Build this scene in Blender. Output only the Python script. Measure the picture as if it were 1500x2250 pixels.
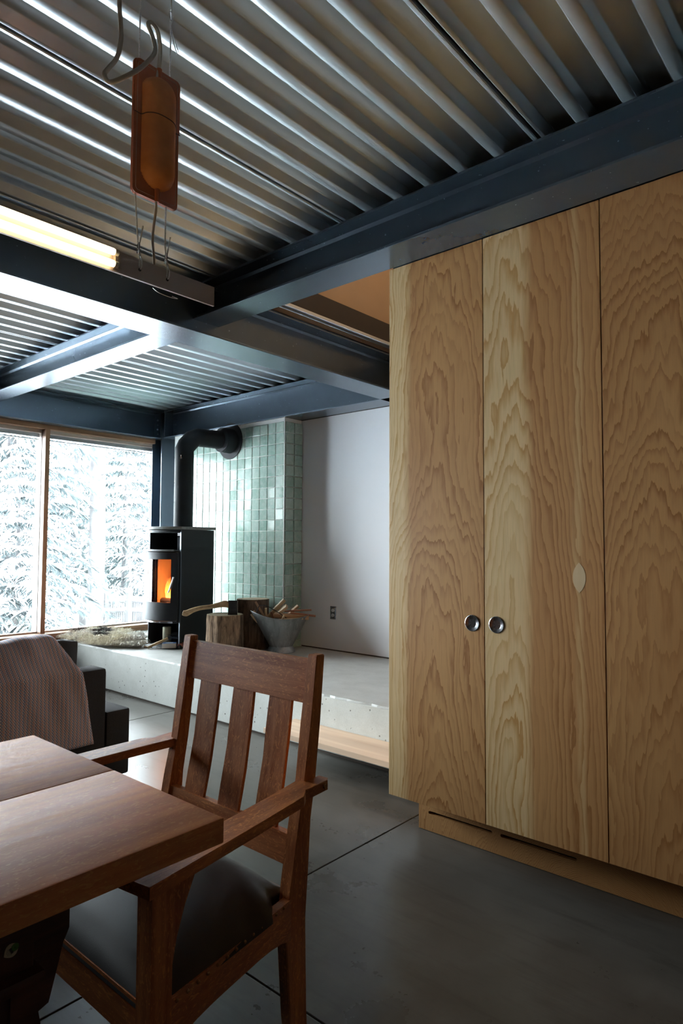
import bpy, bmesh, math, random
from math import sin, cos, pi, radians, sqrt
from mathutils import Vector, Matrix, Euler
random.seed(7)
for o in list(bpy.data.objects): bpy.data.objects.remove(o)
S = bpy.context.scene
C = S.collection

# ------------------------------------------------------------------ camera
CAMZ = 1.243
YAW, PITCH, ROLL = radians(41.013), radians(2.896), radians(0.2993)
fw = Vector((-sin(YAW)*cos(PITCH), cos(YAW)*cos(PITCH), sin(PITCH)))
rt = Vector((cos(YAW), sin(YAW), 0)); up = rt.cross(fw)
R2 = rt*cos(ROLL) + up*sin(ROLL); U2 = R2.cross(fw)
cd = bpy.data.cameras.new('camera'); cam = bpy.data.objects.new('camera', cd); C.objects.link(cam)
cam.matrix_world = Matrix(((R2.x, U2.x, -fw.x, 0), (R2.y, U2.y, -fw.y, 0), (R2.z, U2.z, -fw.z, CAMZ), (0, 0, 0, 1)))
cd.sensor_fit = 'HORIZONTAL'; cd.sensor_width = 36; cd.lens = 1435.8/1500*36; cd.clip_start = 0.02; cd.clip_end = 300
S.camera = cam
# ------------------------------------------------------------------ world, exposure
W = bpy.data.worlds.new('world'); S.world = W; W.use_nodes = True
bg = W.node_tree.nodes['Background']
bg.inputs[0].default_value = (0.86, 0.94, 1.0, 1); bg.inputs[1].default_value = 3.4
S.view_settings.view_transform = 'Standard'; S.view_settings.look = 'None'
S.view_settings.gamma = 1; S.view_settings.use_curve_mapping = False
S.view_settings.exposure = 3.6
S.cycles.use_denoising = True
S.cycles.max_bounces = 8; S.cycles.diffuse_bounces = 5; S.cycles.glossy_bounces = 4
S.cycles.transparent_max_bounces = 12
S.cycles.sample_clamp_indirect = 6
S.cycles.caustics_reflective = False; S.cycles.caustics_refractive = False

def light(name, kind, loc, energy, color, size=0.1, rot=(0, 0, 0)):
    d = bpy.data.lights.new(name, kind); d.energy = energy; d.color = color
    if kind == 'AREA': d.size = size
    else: d.shadow_soft_size = size
    o = bpy.data.objects.new(name, d); o.location = loc; o.rotation_euler = rot; C.objects.link(o); return o
# sampling portal filling the window opening (gives no light of its own, only guides the sky sampling)
pt = light('window_portal', 'AREA', (-6.24, 1.895, 1.37), 1.0, (1, 1, 1), 1.95, (0, radians(-90), 0))
pt.data.shape = 'RECTANGLE'; pt.data.size = 1.96; pt.data.size_y = 4.5; pt.data.cycles.is_portal = True
# warm ceiling bulb up in the stairwell
light('stairwell_bulb', 'POINT', (-1.6, 3.4, 4.3), 3.2, (1.0, 0.72, 0.45), 0.12)

# ------------------------------------------------------------------ node helpers
class NT:
    def __init__(s, name):
        s.m = bpy.data.materials.new(name); s.m.use_nodes = True; s.t = s.m.node_tree
        for n in list(s.t.nodes): s.t.nodes.remove(n)
        s.out = s.t.nodes.new('ShaderNodeOutputMaterial')
        s.tc = s.t.nodes.new('ShaderNodeTexCoord')
    def put(s, sock, v):
        if isinstance(v, bpy.types.NodeSocket): s.t.links.new(v, sock)
        elif isinstance(v, (tuple, list)) and len(v) == 3 and sock.type == 'RGBA': sock.default_value = (*v, 1)
        else: sock.default_value = v
    def n(s, typ, outp=0, props=None, **k):
        nd = s.t.nodes.new(typ)
        for a, b in (props or {}).items(): setattr(nd, a, b)
        for a, b in k.items():
            s.put(nd.inputs[int(a[1:])] if a[0] == 'i' and a[1:].isdigit() else nd.inputs[a.replace('_', ' ')], b)
        return nd.outputs[outp]
    def ma(s, op, a, b=0.0, c=0.0, clamp=False):
        nd = s.t.nodes.new('ShaderNodeMath'); nd.operation = op; nd.use_clamp = clamp
        s.put(nd.inputs[0], a); s.put(nd.inputs[1], b); s.put(nd.inputs[2], c); return nd.outputs[0]
    def co(s): return s.tc.outputs['Object']
    def world(s): return s.n('ShaderNodeNewGeometry')
    def vec(s, v, scale, loc=(0, 0, 0), rot=(0, 0, 0)):
        nd = s.t.nodes.new('ShaderNodeMapping'); s.put(nd.inputs['Vector'], v)
        nd.inputs['Scale'].default_value = scale; nd.inputs['Location'].default_value = loc; nd.inputs['Rotation'].default_value = rot
        return nd.outputs[0]
    def noise(s, v, scale, detail=3, rough=0.5, dist=0.0):
        nd = s.t.nodes.new('ShaderNodeTexNoise'); s.put(nd.inputs['Vector'], v)
        nd.inputs['Scale'].default_value = scale; nd.inputs['Detail'].default_value = detail
        nd.inputs['Roughness'].default_value = rough; nd.inputs['Distortion'].default_value = dist
        return nd.outputs['Fac']
    def ramp(s, f, stops, interp='LINEAR'):
        nd = s.t.nodes.new('ShaderNodeValToRGB'); s.put(nd.inputs[0], f); r = nd.color_ramp; r.interpolation = interp
        while len(r.elements) < len(stops): r.elements.new(0.5)
        for e, (p, c) in zip(r.elements, stops):
            e.position = p; e.color = (*c, 1) if len(c) == 3 else c
        return nd.outputs[0]
    def fac(s, f, a, b, lo=0.0, hi=1.0):
        nd = s.t.nodes.new('ShaderNodeMapRange'); s.put(nd.inputs[0], f)
        for i, v in enumerate((a, b, lo, hi)): s.put(nd.inputs[i+1], v)
        nd.clamp = True; return nd.outputs[0]
    def mix(s, f, a, b, mode='MIX'):
        nd = s.t.nodes.new('ShaderNodeMixRGB'); nd.blend_type = mode
        s.put(nd.inputs[0], f); s.put(nd.inputs[1], a); s.put(nd.inputs[2], b); return nd.outputs[0]
    def sep(s, v):
        nd = s.t.nodes.new('ShaderNodeSeparateXYZ'); s.put(nd.inputs[0], v); return nd.outputs
    def comb(s, x, y, z):
        nd = s.t.nodes.new('ShaderNodeCombineXYZ')
        for i, v in enumerate((x, y, z)): s.put(nd.inputs[i], v)
        return nd.outputs[0]
    def bump(s, h, strength=0.2, dist=0.01):
        nd = s.t.nodes.new('ShaderNodeBump'); s.put(nd.inputs['Height'], h)
        nd.inputs['Strength'].default_value = strength; nd.inputs['Distance'].default_value = dist; return nd.outputs[0]
    def bsdf(s, color, rough=0.5, metal=0.0, spec=0.5, normal=None, **k):
        nd = s.t.nodes.new('ShaderNodeBsdfPrincipled')
        s.put(nd.inputs['Base Color'], color); s.put(nd.inputs['Roughness'], rough); s.put(nd.inputs['Metallic'], metal)
        s.put(nd.inputs['Specular IOR Level'], spec)
        if normal is not None: s.put(nd.inputs['Normal'], normal)
        for a, b in k.items(): s.put(nd.inputs[a.replace('_', ' ')], b)
        s.t.links.new(nd.outputs[0], s.out.inputs[0]); return s.m

def m_plain(name, col, rough=0.5, metal=0.0, spec=0.5, var=0.06, sc=8, bump=0.0):
    t = NT(name); nz = t.noise(t.co(), sc, 3)
    c = t.mix(t.fac(nz, 0.3, 0.7), tuple(v*(1-var) for v in col), tuple(min(1, v*(1+var)) for v in col))
    return t.bsdf(c, rough, metal, spec, t.bump(t.noise(t.co(), sc*12, 2), bump, 0.002) if bump else None)

def m_emit(name, col, st):
    t = NT(name); e = t.n('ShaderNodeEmission', Color=col, Strength=st); t.t.links.new(e, t.out.inputs[0]); return t.m

# ------------------------------------------------------------------ materials
def m_steel(name, base=(0.125, 0.165, 0.205), rough=0.25, metal=0.6):
    t = NT(name)
    a = t.noise(t.co(), 5.0, 5, 0.6); b = t.noise(t.co(), 60, 3)
    c = t.mix(t.fac(a, 0.2, 0.8), tuple(v*0.92 for v in base), tuple(v*1.08 for v in base))
    return t.bsdf(c, t.fac(b, 0.2, 0.8, rough-0.02, rough+0.03), metal, 0.5)
STEEL = m_steel('blue grey steel')
STEEL_B = m_steel('brown steel sheet', (0.42, 0.34, 0.30), 0.45, 0.3)

def m_galv():
    t = NT('galvanised deck')
    v = t.vec(t.co(), (1, 0.12, 1))
    a = t.noise(v, 9, 3); sp = t.n('ShaderNodeTexVoronoi', 1, Vector=t.vec(t.co(), (1, 0.8, 1)), Scale=110.0)
    em = t.ma('MULTIPLY', t.n('ShaderNodeTexWave', 1, Vector=t.co(), Scale=60.0, Distortion=6.0), 1.0)
    c = t.mix(t.fac(a, 0.3, 0.7), (0.56, 0.62, 0.66), (0.68, 0.75, 0.80))
    c = t.mix(t.fac(t.noise(t.vec(t.co(), (1, 0.3, 1), (3, 1, 0)), 3.5, 4), 0.56, 0.85, 0, 0.15), c, (0.42, 0.36, 0.28))
    r = t.fac(t.noise(v, 5, 2), 0.3, 0.7, 0.36, 0.42)
    return t.bsdf(c, r, 0.84, 0.5, t.bump(t.ma('MULTIPLY', em, 0.12), 0.05, 0.004))
GALV = m_galv()

def m_ply(name, xc, xw, x0, pale_bands, seed=0.0, dmin=0.03, slope=0.05, ring=0.0115, tint=1.0):
    """rotary cut fir plywood: rings around a pith behind the face give tight side lines and cathedral arches."""
    t = NT(name); s = t.sep(t.co())
    x, z = s[0], s[2]
    low = t.noise(t.comb(t.ma('MULTIPLY', x, 2.2), seed, t.ma('MULTIPLY', z, 0.7)), 1.0, 2, 0.5)
    mid = t.noise(t.comb(t.ma('MULTIPLY', x, 12.0), seed+3, t.ma('MULTIPLY', z, 1.9)), 1.0, 3, 0.55)
    fin = t.noise(t.comb(t.ma('MULTIPLY', x, 60.0), seed+7, t.ma('MULTIPLY', z, 8.0)), 1.0, 3, 0.6)
    dn = t.noise(t.comb(0.3, seed+11, t.ma('MULTIPLY', z, 1.35)), 1.0, 2, 0.5)
    d = t.ma('ADD', t.ma('MULTIPLY', dn, 0.16), t.ma('ADD', t.ma('MULTIPLY', z, slope), dmin))
    dx = t.ma('ADD', t.ma('SUBTRACT', x, xc), t.ma('MULTIPLY', t.ma('SUBTRACT', low, 0.5), 0.28))
    r = t.ma('SQRT', t.ma('ADD', t.ma('MULTIPLY', dx, dx), t.ma('MULTIPLY', d, d)))
    r = t.ma('ADD', r, t.ma('MULTIPLY', mid, 0.070)); r = t.ma('ADD', r, t.ma('MULTIPLY', fin, 0.016))
    q = t.ma('DIVIDE', r, ring); ph = t.ma('FRACT', q); idx = t.ma('FLOOR', q)
    amp = t.fac(t.noise(t.comb(t.ma('MULTIPLY', idx, 1.37), seed, 0.0), 1.0, 1), 0.35, 0.62, 0.30, 1.0)
    late = t.ramp(ph, [(0.0, (0.0,)*3), (0.40, (0.10,)*3), (0.72, (0.62,)*3), (0.90, (1,)*3), (0.955, (1,)*3), (0.995, (0.0,)*3)])
    late = t.ma('MULTIPLY', late, amp)
    # heartwood / sapwood by place
    pale = 0.0
    xe = t.ma('ADD', x, t.ma('MULTIPLY', t.ma('SUBTRACT', mid, 0.5), 0.05))
    for a, b, amt in pale_bands:
        e = t.ma('MULTIPLY', t.fac(xe, a-0.012, a+0.012), t.fac(xe, b-0.02, b+0.02, 1, 0))
        pale = t.ma('MAXIMUM', pale, t.ma('MULTIPLY', e, amt))
    heart = t.mix(t.fac(low, 0.3, 0.7), (0.57*tint, 0.275*tint, 0.100*tint), (0.68*tint, 0.37*tint, 0.145*tint))
    sap = (0.84, 0.60, 0.31)
    early = t.mix(pale, heart, sap)
    latec = t.mix(pale, (0.37*tint, 0.145*tint, 0.038*tint), (0.60, 0.30, 0.08))
    c = t.mix(t.ma('MULTIPLY', late, 0.92), early, latec)
    fib = t.noise(t.vec(t.co(), (260, 260, 9)), 1.0, 2)
    c = t.mix(t.fac(fib, 0.35, 0.7, 0, 0.16), c, (0.30, 0.16, 0.07))
    return t.bsdf(c, 0.46, 0, 0.4, t.bump(t.ma('ADD', late, fib), 0.05, 0.002))

def m_wood(name, axis, c0, c1, rough=0.35, fleck=0.0, sc=1.0, dark=None, spec=0.5, coat=0.0):
    """straight grained wood, grain along the axis; optional quarter sawn flecks."""
    t = NT(name); st = [55*sc, 55*sc, 55*sc]; st[axis] = 2.2*sc
    a = t.noise(t.vec(t.co(), tuple(st)), 1.0, 4, 0.65, 0.3)
    st2 = [9*sc]*3; st2[axis] = 1.0*sc
    b = t.noise(t.vec(t.co(), tuple(st2)), 1.0, 3, 0.5, 0.8)
    c = t.mix(t.fac(a, 0.36, 0.64), c0, c1)
    c = t.mix(t.fac(b, 0.4, 0.66, 0, 0.62), c, tuple(v*0.5 for v in c0))
    if fleck:
        st3 = [120, 120, 120]; st3[axis] = 38
        f = t.noise(t.vec(t.co(), tuple(st3)), 1.0, 2, 0.5, 2.2)
        c = t.mix(t.fac(f, 0.56, 0.66, 0, fleck), c, tuple(min(1, v*1.9) for v in c1))
    if dark:
        d = t.noise(t.vec(t.co(), (2, 2, 2)), 1.4, 4, 0.6)
        c = t.mix(t.fac(d, 0.5, 0.72, 0, 0.55), c, dark)
    return t.bsdf(c, t.fac(a, 0.3, 0.7, rough-0.05, rough+0.08), 0, spec, t.bump(a, 0.12, 0.002), Coat_Weight=coat, Coat_Roughness=0.25)
OAK = [m_wood('chair oak %d' % i, i, (0.37, 0.105, 0.030), (0.62, 0.225, 0.070), 0.38, 0.45, dark=(0.08, 0.03, 0.016)) for i in range(3)]
TOPW = m_wood('table oak', 1, (0.58, 0.19, 0.065), (0.78, 0.33, 0.13), 0.46, 0.24, 0.8, dark=(0.28, 0.115, 0.055), spec=0.32)
TABW = m_wood('table frame oak', 1, (0.055, 0.014, 0.007), (0.10, 0.028, 0.012), 0.5, 0.1)
FIR = m_wood('window fir', 1, (0.36, 0.175, 0.085), (0.50, 0.27, 0.14), 0.5)
FIRV = m_wood('window fir upright', 2, (0.40, 0.20, 0.105), (0.52, 0.29, 0.16), 0.5)
PLANK = m_wood('pale plank', 0, (0.62, 0.43, 0.30), (0.74, 0.56, 0.41), 0.5, 0, 0.35)
KINDL = m_wood('kindling', 2, (0.42, 0.22, 0.11), (0.62, 0.38, 0.20), 0.6)
KINDP = m_wood('kindling pale', 2, (0.58, 0.40, 0.22), (0.74, 0.55, 0.34), 0.6)
KINDR = m_wood('kindling red', 2, (0.33, 0.13, 0.07), (0.45, 0.21, 0.12), 0.6)
ASH = m_wood('axe handle wood', 0, (0.45, 0.28, 0.13), (0.60, 0.41, 0.22), 0.45)
PLINTH = m_ply('plinth fir', -0.9, 1, 0, [], 5.0, 0.02, 0.9, 0.006, 0.85)

def m_concrete(name, c0, c1, rough, pits=0.0, floor=False, patch=(0.30, 0.30, 0.30)):
    t = NT(name); v = t.co()
    a = t.noise(v, 1.6, 6, 0.62, 0.4); b = t.noise(v, 9, 5, 0.6); g = t.noise(v, 130, 2)
    c = t.mix(t.fac(a, 0.32, 0.68), c0, c1)
    c = t.mix(t.fac(b, 0.45, 0.75, 0, 0.30), c, patch)
    c = t.mix(t.fac(g, 0.4, 0.8, 0, 0.22), c, tuple(x*0.6 for x in c0))
    h = t.ma('ADD', t.ma('MULTIPLY', b, 0.4), t.ma('MULTIPLY', g, 0.15))
    if pits:
        vo = t.n('ShaderNodeTexVoronoi', 0, Vector=t.ma and v, Scale=26.0)
        m = t.ma('MULTIPLY', t.fac(vo, 0.10, 0.16, 1, 0), t.fac(t.noise(v, 5, 2), 0.50, 0.58))
        c = t.mix(t.ma('MULTIPLY', m, pits), c, (0.07, 0.055, 0.045)); h = t.ma('SUBTRACT', h, t.ma('MULTIPLY', m, 3.0))
    if floor:
        w = t.noise(t.vec(v, (1, 1, 1), (4, 2, 0)), 2.1, 4, 0.6, 0.25)
        c = t.mix(t.fac(w, 0.35, 0.75, 0, 0.6), c, (0.052, 0.046, 0.040))
        r = t.ma('ADD', t.fac(w, 0.3, 0.7, rough-0.04, rough+0.08), t.fac(b, 0.3, 0.7, -0.03, 0.04))
    else: r = rough
    return t.bsdf(c, r, 0, 0.42 if floor else 0.5, t.bump(h, 0.06 if floor else 0.35, 0.002 if floor else 0.006))
def m_floor():
    t = NT('polished floor concrete'); v = t.co()
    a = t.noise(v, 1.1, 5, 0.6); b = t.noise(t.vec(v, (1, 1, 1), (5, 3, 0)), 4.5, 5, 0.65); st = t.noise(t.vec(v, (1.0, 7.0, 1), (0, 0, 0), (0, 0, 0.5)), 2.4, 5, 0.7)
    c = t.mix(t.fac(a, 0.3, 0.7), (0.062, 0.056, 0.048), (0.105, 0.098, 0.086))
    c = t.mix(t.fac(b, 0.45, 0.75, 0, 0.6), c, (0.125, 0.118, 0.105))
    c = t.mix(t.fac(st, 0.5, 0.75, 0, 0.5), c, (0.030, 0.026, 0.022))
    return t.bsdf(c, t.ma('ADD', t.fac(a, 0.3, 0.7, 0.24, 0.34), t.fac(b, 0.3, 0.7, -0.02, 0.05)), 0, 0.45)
FLOORM = m_floor()
BENCHM = m_concrete('bench concrete', (0.50, 0.51, 0.48), (0.62, 0.63, 0.60), 0.75, pits=0.9, patch=(0.36, 0.36, 0.32))
BENCHT = m_concrete('bench top concrete', (0.38, 0.38, 0.36), (0.50, 0.50, 0.475), 0.55, patch=(0.26, 0.25, 0.23))
JOINT = m_plain('joint filler', (0.05, 0.035, 0.025), 0.9)

def m_tile():
    t = NT('glazed green tile'); rnd = t.n('ShaderNodeObjectInfo', 5)
    v = t.n('ShaderNodeVectorMath', 0, i0=t.co(), i1=t.comb(t.ma('MULTIPLY', rnd, 37.0), rnd, t.ma('MULTIPLY', rnd, 91.0)))
    c = t.ramp(rnd, [(0, (0.28, 0.42, 0.355)), (0.35, (0.37, 0.51, 0.44)), (0.7, (0.45, 0.58, 0.51)), (1.0, (0.33, 0.48, 0.42))])
    n = t.noise(v, 22, 4, 0.65)
    c = t.mix(t.fac(n, 0.42, 0.68, 0, 0.6), c, (0.62, 0.70, 0.63))
    c = t.mix(t.fac(t.noise(v, 60, 3, 0.6), 0.55, 0.72, 0, 0.35), c, (0.20, 0.34, 0.28))
    return t.bsdf(c, 0.12, 0, 0.32, t.bump(t.noise(v, 16, 2), 0.12, 0.004))
TILE = m_tile()
GROUT = m_plain('pale grout', (0.84, 0.86, 0.82), 0.9, bump=0.2)
WHITE = m_plain('white painted wall', (0.86, 0.88, 0.92), 0.7, var=0.01, sc=3)
TAN = m_plain('tan fibreboard', (0.42, 0.31, 0.21), 0.75, var=0.03, sc=5)
TAND = m_plain('brown rim board', (0.50, 0.34, 0.21), 0.6, var=0.06)
SLAB = m_plain('slab underside', (0.05, 0.045, 0.04), 0.9)
PLASTER = m_plain('off camera wall paint', (0.09, 0.07, 0.055), 0.8)
BLACK = m_plain('black stove steel', (0.018, 0.020, 0.023), 0.5, 0.0, 0.3, 0.1, 5)
PIPE = m_plain('black flue paint', (0.020, 0.021, 0.023), 0.62, 0.0, 0.15, 0.2, 6, 0.05)
STONE = m_plain('grey stone plate', (0.21, 0.21, 0.20), 0.55, 0, 0.5, 0.15, 60)
IRON = m_plain('forged iron', (0.03, 0.03, 0.032), 0.45, 0.5)
def m_chrome():
    t = NT('steel with painted sheen'); g = t.n('ShaderNodeTexGradient', 1, props=dict(gradient_type='RADIAL'), Vector=t.vec(t.co(), (1, 1, 1), rot=(pi/2, 0, 0)))
    k = t.noise(t.comb(t.ma('MULTIPLY', g, 12.0), 0.0, 0.0), 1.0, 2, 0.5)  # light and dark sheen sectors painted around the cup
    return t.bsdf(t.mix(t.fac(k, 0.35, 0.65), (0.30, 0.30, 0.32), (0.78, 0.78, 0.80)), 0.22, 1.0)
CHROME = m_chrome()
CHR2 = m_plain('polished steel', (0.65, 0.65, 0.66), 0.18, 1.0)
WIRE = m_plain('wire rope', (0.78, 0.78, 0.78), 0.4, 0.3, 0.5, 0.2, 300)
def m_cord():
    t = NT('braided cord')
    a = t.n('ShaderNodeTexWave', 1, props=dict(wave_type='BANDS', bands_direction='DIAGONAL'), Vector=t.co(), Scale=190.0, Distortion=1.0)
    return t.bsdf(t.mix(a, (0.42, 0.35, 0.28), (0.72, 0.66, 0.58)), 0.6, 0, 0.4, t.bump(a, 0.4, 0.001))
CORD = m_cord()
def m_leather(name, c0, c1, rough, spec=0.5, bmp=0.15):
    t = NT(name); a = t.noise(t.co(), 13, 4, 0.6); b = t.noise(t.co(), 420, 2)
    return t.bsdf(t.mix(t.fac(a, 0.3, 0.72), c0, c1), t.fac(a, 0.3, 0.7, rough-0.05, rough+0.1), 0, spec, t.bump(b, bmp, 0.001))
LEATH = m_leather('tan leather', (0.66, 0.20, 0.045), (0.86, 0.32, 0.08), 0.5)
LEATH2 = m_leather('dark tan leather', (0.42, 0.105, 0.032), (0.56, 0.15, 0.045), 0.5)
SEATL = m_leather('black brown leather', (0.014, 0.009, 0.008), (0.024, 0.015, 0.012), 0.46, 0.35)
STITCH = m_plain('pale thread', (0.55, 0.42, 0.28), 0.8)
def m_fabric(name, col, sc=420, st=0.5):
    t = NT(name)
    w1 = t.n('ShaderNodeTexWave', 1, props=dict(bands_direction='Y'), Vector=t.co(), Scale=sc/3.0, Distortion=1.5)
    w2 = t.n('ShaderNodeTexWave', 1, props=dict(bands_direction='Z'), Vector=t.co(), Scale=sc/3.0, Distortion=1.5)
    w = t.ma('MULTIPLY', w1, w2); n = t.noise(t.vec(t.co(), (1, 60, 60)), 4, 3)
    c = t.mix(t.fac(n, 0.3, 0.7), tuple(v*0.8 for v in col), tuple(v*1.3 for v in col)); c = t.mix(t.ma('MULTIPLY', w, 0.5), c, tuple(min(1, v*1.8) for v in col))
    return t.bsdf(c, 0.85, 0, 0.25, t.bump(w, st, 0.001))
SOFAM = m_fabric('charcoal upholstery', (0.028, 0.028, 0.031))
def m_blanket():
    t = NT('woven blanket'); u = t.sep(t.tc.outputs['UV'])
    y = t.ma('MULTIPLY', u[0], 1.0); z = u[1]
    # zigzag warp: red columns beside blue ones, flecked row by row
    row = t.ma('FLOOR', t.ma('MULTIPLY', z, 150.0)); alt = t.ma('MODULO', row, 2.0)
    col = t.ma('MULTIPLY', y, 52.0)
    f = t.ma('FRACT', t.ma('ADD', col, t.ma('MULTIPLY', alt, 0.22)))
    c = t.ramp(f, [(0.0, (0.46, 0.22, 0.21)), (0.20, (0.46, 0.22, 0.21)), (0.24, (0.62, 0.60, 0.62)), (0.46, (0.64, 0.61, 0.62)), (0.48, (0.20, 0.23, 0.36)), (0.76, (0.25, 0.26, 0.36)), (0.78, (0.52, 0.50, 0.52)), (1.0, (0.50, 0.48, 0.50))], 'CONSTANT')
    dot = t.ma('FRACT', t.ma('MULTIPLY', z, 150.0)); c = t.mix(t.fac(dot, 0.0, 0.35, 0.45, 0), c, (0.10, 0.08, 0.09))
    big = t.n('ShaderNodeTexWave', 1, props=dict(bands_direction='X'), Vector=t.tc.outputs['UV'], Scale=3.1, Distortion=0.0)
    c = t.mix(t.ma('MULTIPLY', big, 0.10), c, (0.28, 0.22, 0.24))
    return t.bsdf(c, 0.9, 0, 0.2, t.bump(dot, 0.5, 0.002))
BLANK = m_blanket()
def m_wool():
    t = NT('fleece'); a = t.noise(t.vec(t.co(), (1, 1, 1), (0.3, 0.2, 0)), 2.6, 2, 0.5)
    s = t.sep(t.co()); wb_ = t.ma('MULTIPLY', t.ma('SUBTRACT', t.noise(t.co(), 16, 3), 0.5), 0.16); dk = 0.0
    for cx_, cy_, rx_, ry_ in ((-0.13, 0.02, 0.13, 0.10), (0.08, -0.11, 0.12, 0.07), (-0.36, -0.10, 0.10, 0.08), (-0.28, 0.12, 0.12, 0.05)):
        e = t.ma('SQRT', t.ma('ADD', t.ma('POWER', t.ma('DIVIDE', t.ma('SUBTRACT', s[0], cx_), rx_), 2.0), t.ma('POWER', t.ma('DIVIDE', t.ma('SUBTRACT', s[1], cy_), ry_), 2.0)))
        dk = t.ma('MAXIMUM', dk, t.fac(t.ma('ADD', e, t.ma('MULTIPLY', wb_, 5.0)), 0.75, 1.05, 1, 0))
    c = t.mix(t.fac(a, 0.4, 0.6), (0.93, 0.92, 0.88), (0.90, 0.84, 0.70)); c = t.mix(t.fac(t.noise(t.vec(t.co(), (1, 1, 0.3)), 70, 3, 0.7), 0.45, 0.62, 0, 0.75), c, (0.52, 0.44, 0.32))
    return t.bsdf(t.mix(dk, c, (0.07, 0.055, 0.05)), 0.7, 0, 0.3)
WOOL = m_wool()
def m_bark(name, c0=(0.085, 0.055, 0.036), c1=(0.40, 0.26, 0.16)):
    t = NT(name); a = t.noise(t.vec(t.co(), (30, 30, 6.5)), 1.0, 5, 0.65, 0.6)
    b = t.noise(t.vec(t.co(), (11, 11, 1.2)), 1.0, 3)
    c = t.mix(t.fac(a, 0.34, 0.66), c0, c1); c = t.mix(t.fac(b, 0.35, 0.65, 0.45, 0), c, (0.06, 0.045, 0.035))
    return t.bsdf(c, 0.9, 0, 0.2, t.bump(a, 0.9, 0.012))
BARK = m_bark('rough bark'); BARK2 = m_bark('dark rough bark', (0.06, 0.042, 0.032), (0.25, 0.165, 0.115))
def m_end(name):
    t = NT(name); s = t.sep(t.co())
    r = t.ma('SQRT', t.ma('ADD', t.ma('MULTIPLY', s[0], s[0]), t.ma('MULTIPLY', s[1], s[1])))
    r = t.ma('ADD', r, t.ma('MULTIPLY', t.noise(t.co(), 8, 2), 0.02))
    f = t.ma('FRACT', t.ma('MULTIPLY', r, 110.0))
    return t.bsdf(t.mix(t.ma('MULTIPLY', f, 0.5), (0.42, 0.33, 0.22), (0.24, 0.16, 0.10)), 0.8, 0, 0.3)
ENDG = m_end('sawn end grain')
def m_zinc():
    t = NT('weathered zinc'); a = t.noise(t.vec(t.co(), (3, 3, 1)), 5, 6, 0.7, 0.6); b = t.noise(t.vec(t.co(), (30, 30, 5)), 1, 4, 0.6, 0.4)
    c = t.mix(t.fac(a, 0.35, 0.7), (0.17, 0.18, 0.18), (0.34, 0.35, 0.35)); c = t.mix(t.fac(b, 0.58, 0.72, 0, 0.5), c, (0.52, 0.53, 0.53))
    return t.bsdf(c, t.fac(a, 0.3, 0.7, 0.38, 0.62), 0.55, 0.5, t.bump(a, 0.2, 0.004))
ZINC = m_zinc()
def m_glass(name, tint=(1, 1, 1), gl=1.0, rough=0.0):
    t = NT(name); tr = t.n('ShaderNodeBsdfTransparent', Color=tint); g = t.n('ShaderNodeBsdfGlossy', Color=(1, 1, 1), Roughness=rough)
    f = t.ma('MULTIPLY', t.n('ShaderNodeFresnel', IOR=1.5), gl)
    t.t.links.new(t.n('ShaderNodeMixShader', i0=f, i1=tr, i2=g), t.out.inputs[0]); return t.m
GLASS = m_glass('window glass', (0.97, 0.99, 0.985))
STGLASS = m_glass('stove glass', (0.90, 0.86, 0.84), 1.6, 0.03)
SNOW = m_plain('snow', (0.86, 0.89, 0.93), 0.8, 0, 0.2, 0.03, 1)
NEEDLE = m_plain('frosted needles', (0.072, 0.088, 0.090), 0.9, 0, 0.2, 0.35, 3)
TRUNK = m_plain('grey bark', (0.105, 0.098, 0.10), 0.95, 0, 0.2, 0.3, 4)
RAILW = m_plain('weathered rail', (0.07, 0.066, 0.066), 0.9, 0, 0.2, 0.3, 4)
TUBE = m_emit('lit fluorescent tube', (1.0, 0.76, 0.40), 0.62)
def m_flame():
    t = NT('flame'); s = t.sep(t.co())
    f = t.fac(t.ma('ADD', s[2], t.ma('MULTIPLY', t.noise(t.vec(t.co(), (9, 9, 4)), 1.0, 3), 0.10)), 0.02, 0.30)
    c = t.ramp(f, [(0, (1.0, 0.42, 0.08)), (0.35, (1.0, 0.22, 0.03)), (0.8, (0.75, 0.09, 0.01)), (1, (0.35, 0.03, 0.005))])
    st = t.fac(f, 0, 1, 1.6, 0.2)
    e = t.n('ShaderNodeEmission', Color=c, Strength=st); tr = t.n('ShaderNodeBsdfTransparent')
    k = t.fac(t.noise(t.vec(t.co(), (14, 14, 5)), 1.0, 2), 0.35, 0.6, 0.25, 0.95)
    t.t.links.new(t.n('ShaderNodeMixShader', i0=k, i1=tr, i2=e), t.out.inputs[0]); return t.m
FLAME = m_flame()
FIREB = m_plain('firebrick', (0.30, 0.20, 0.13), 0.9)

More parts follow.
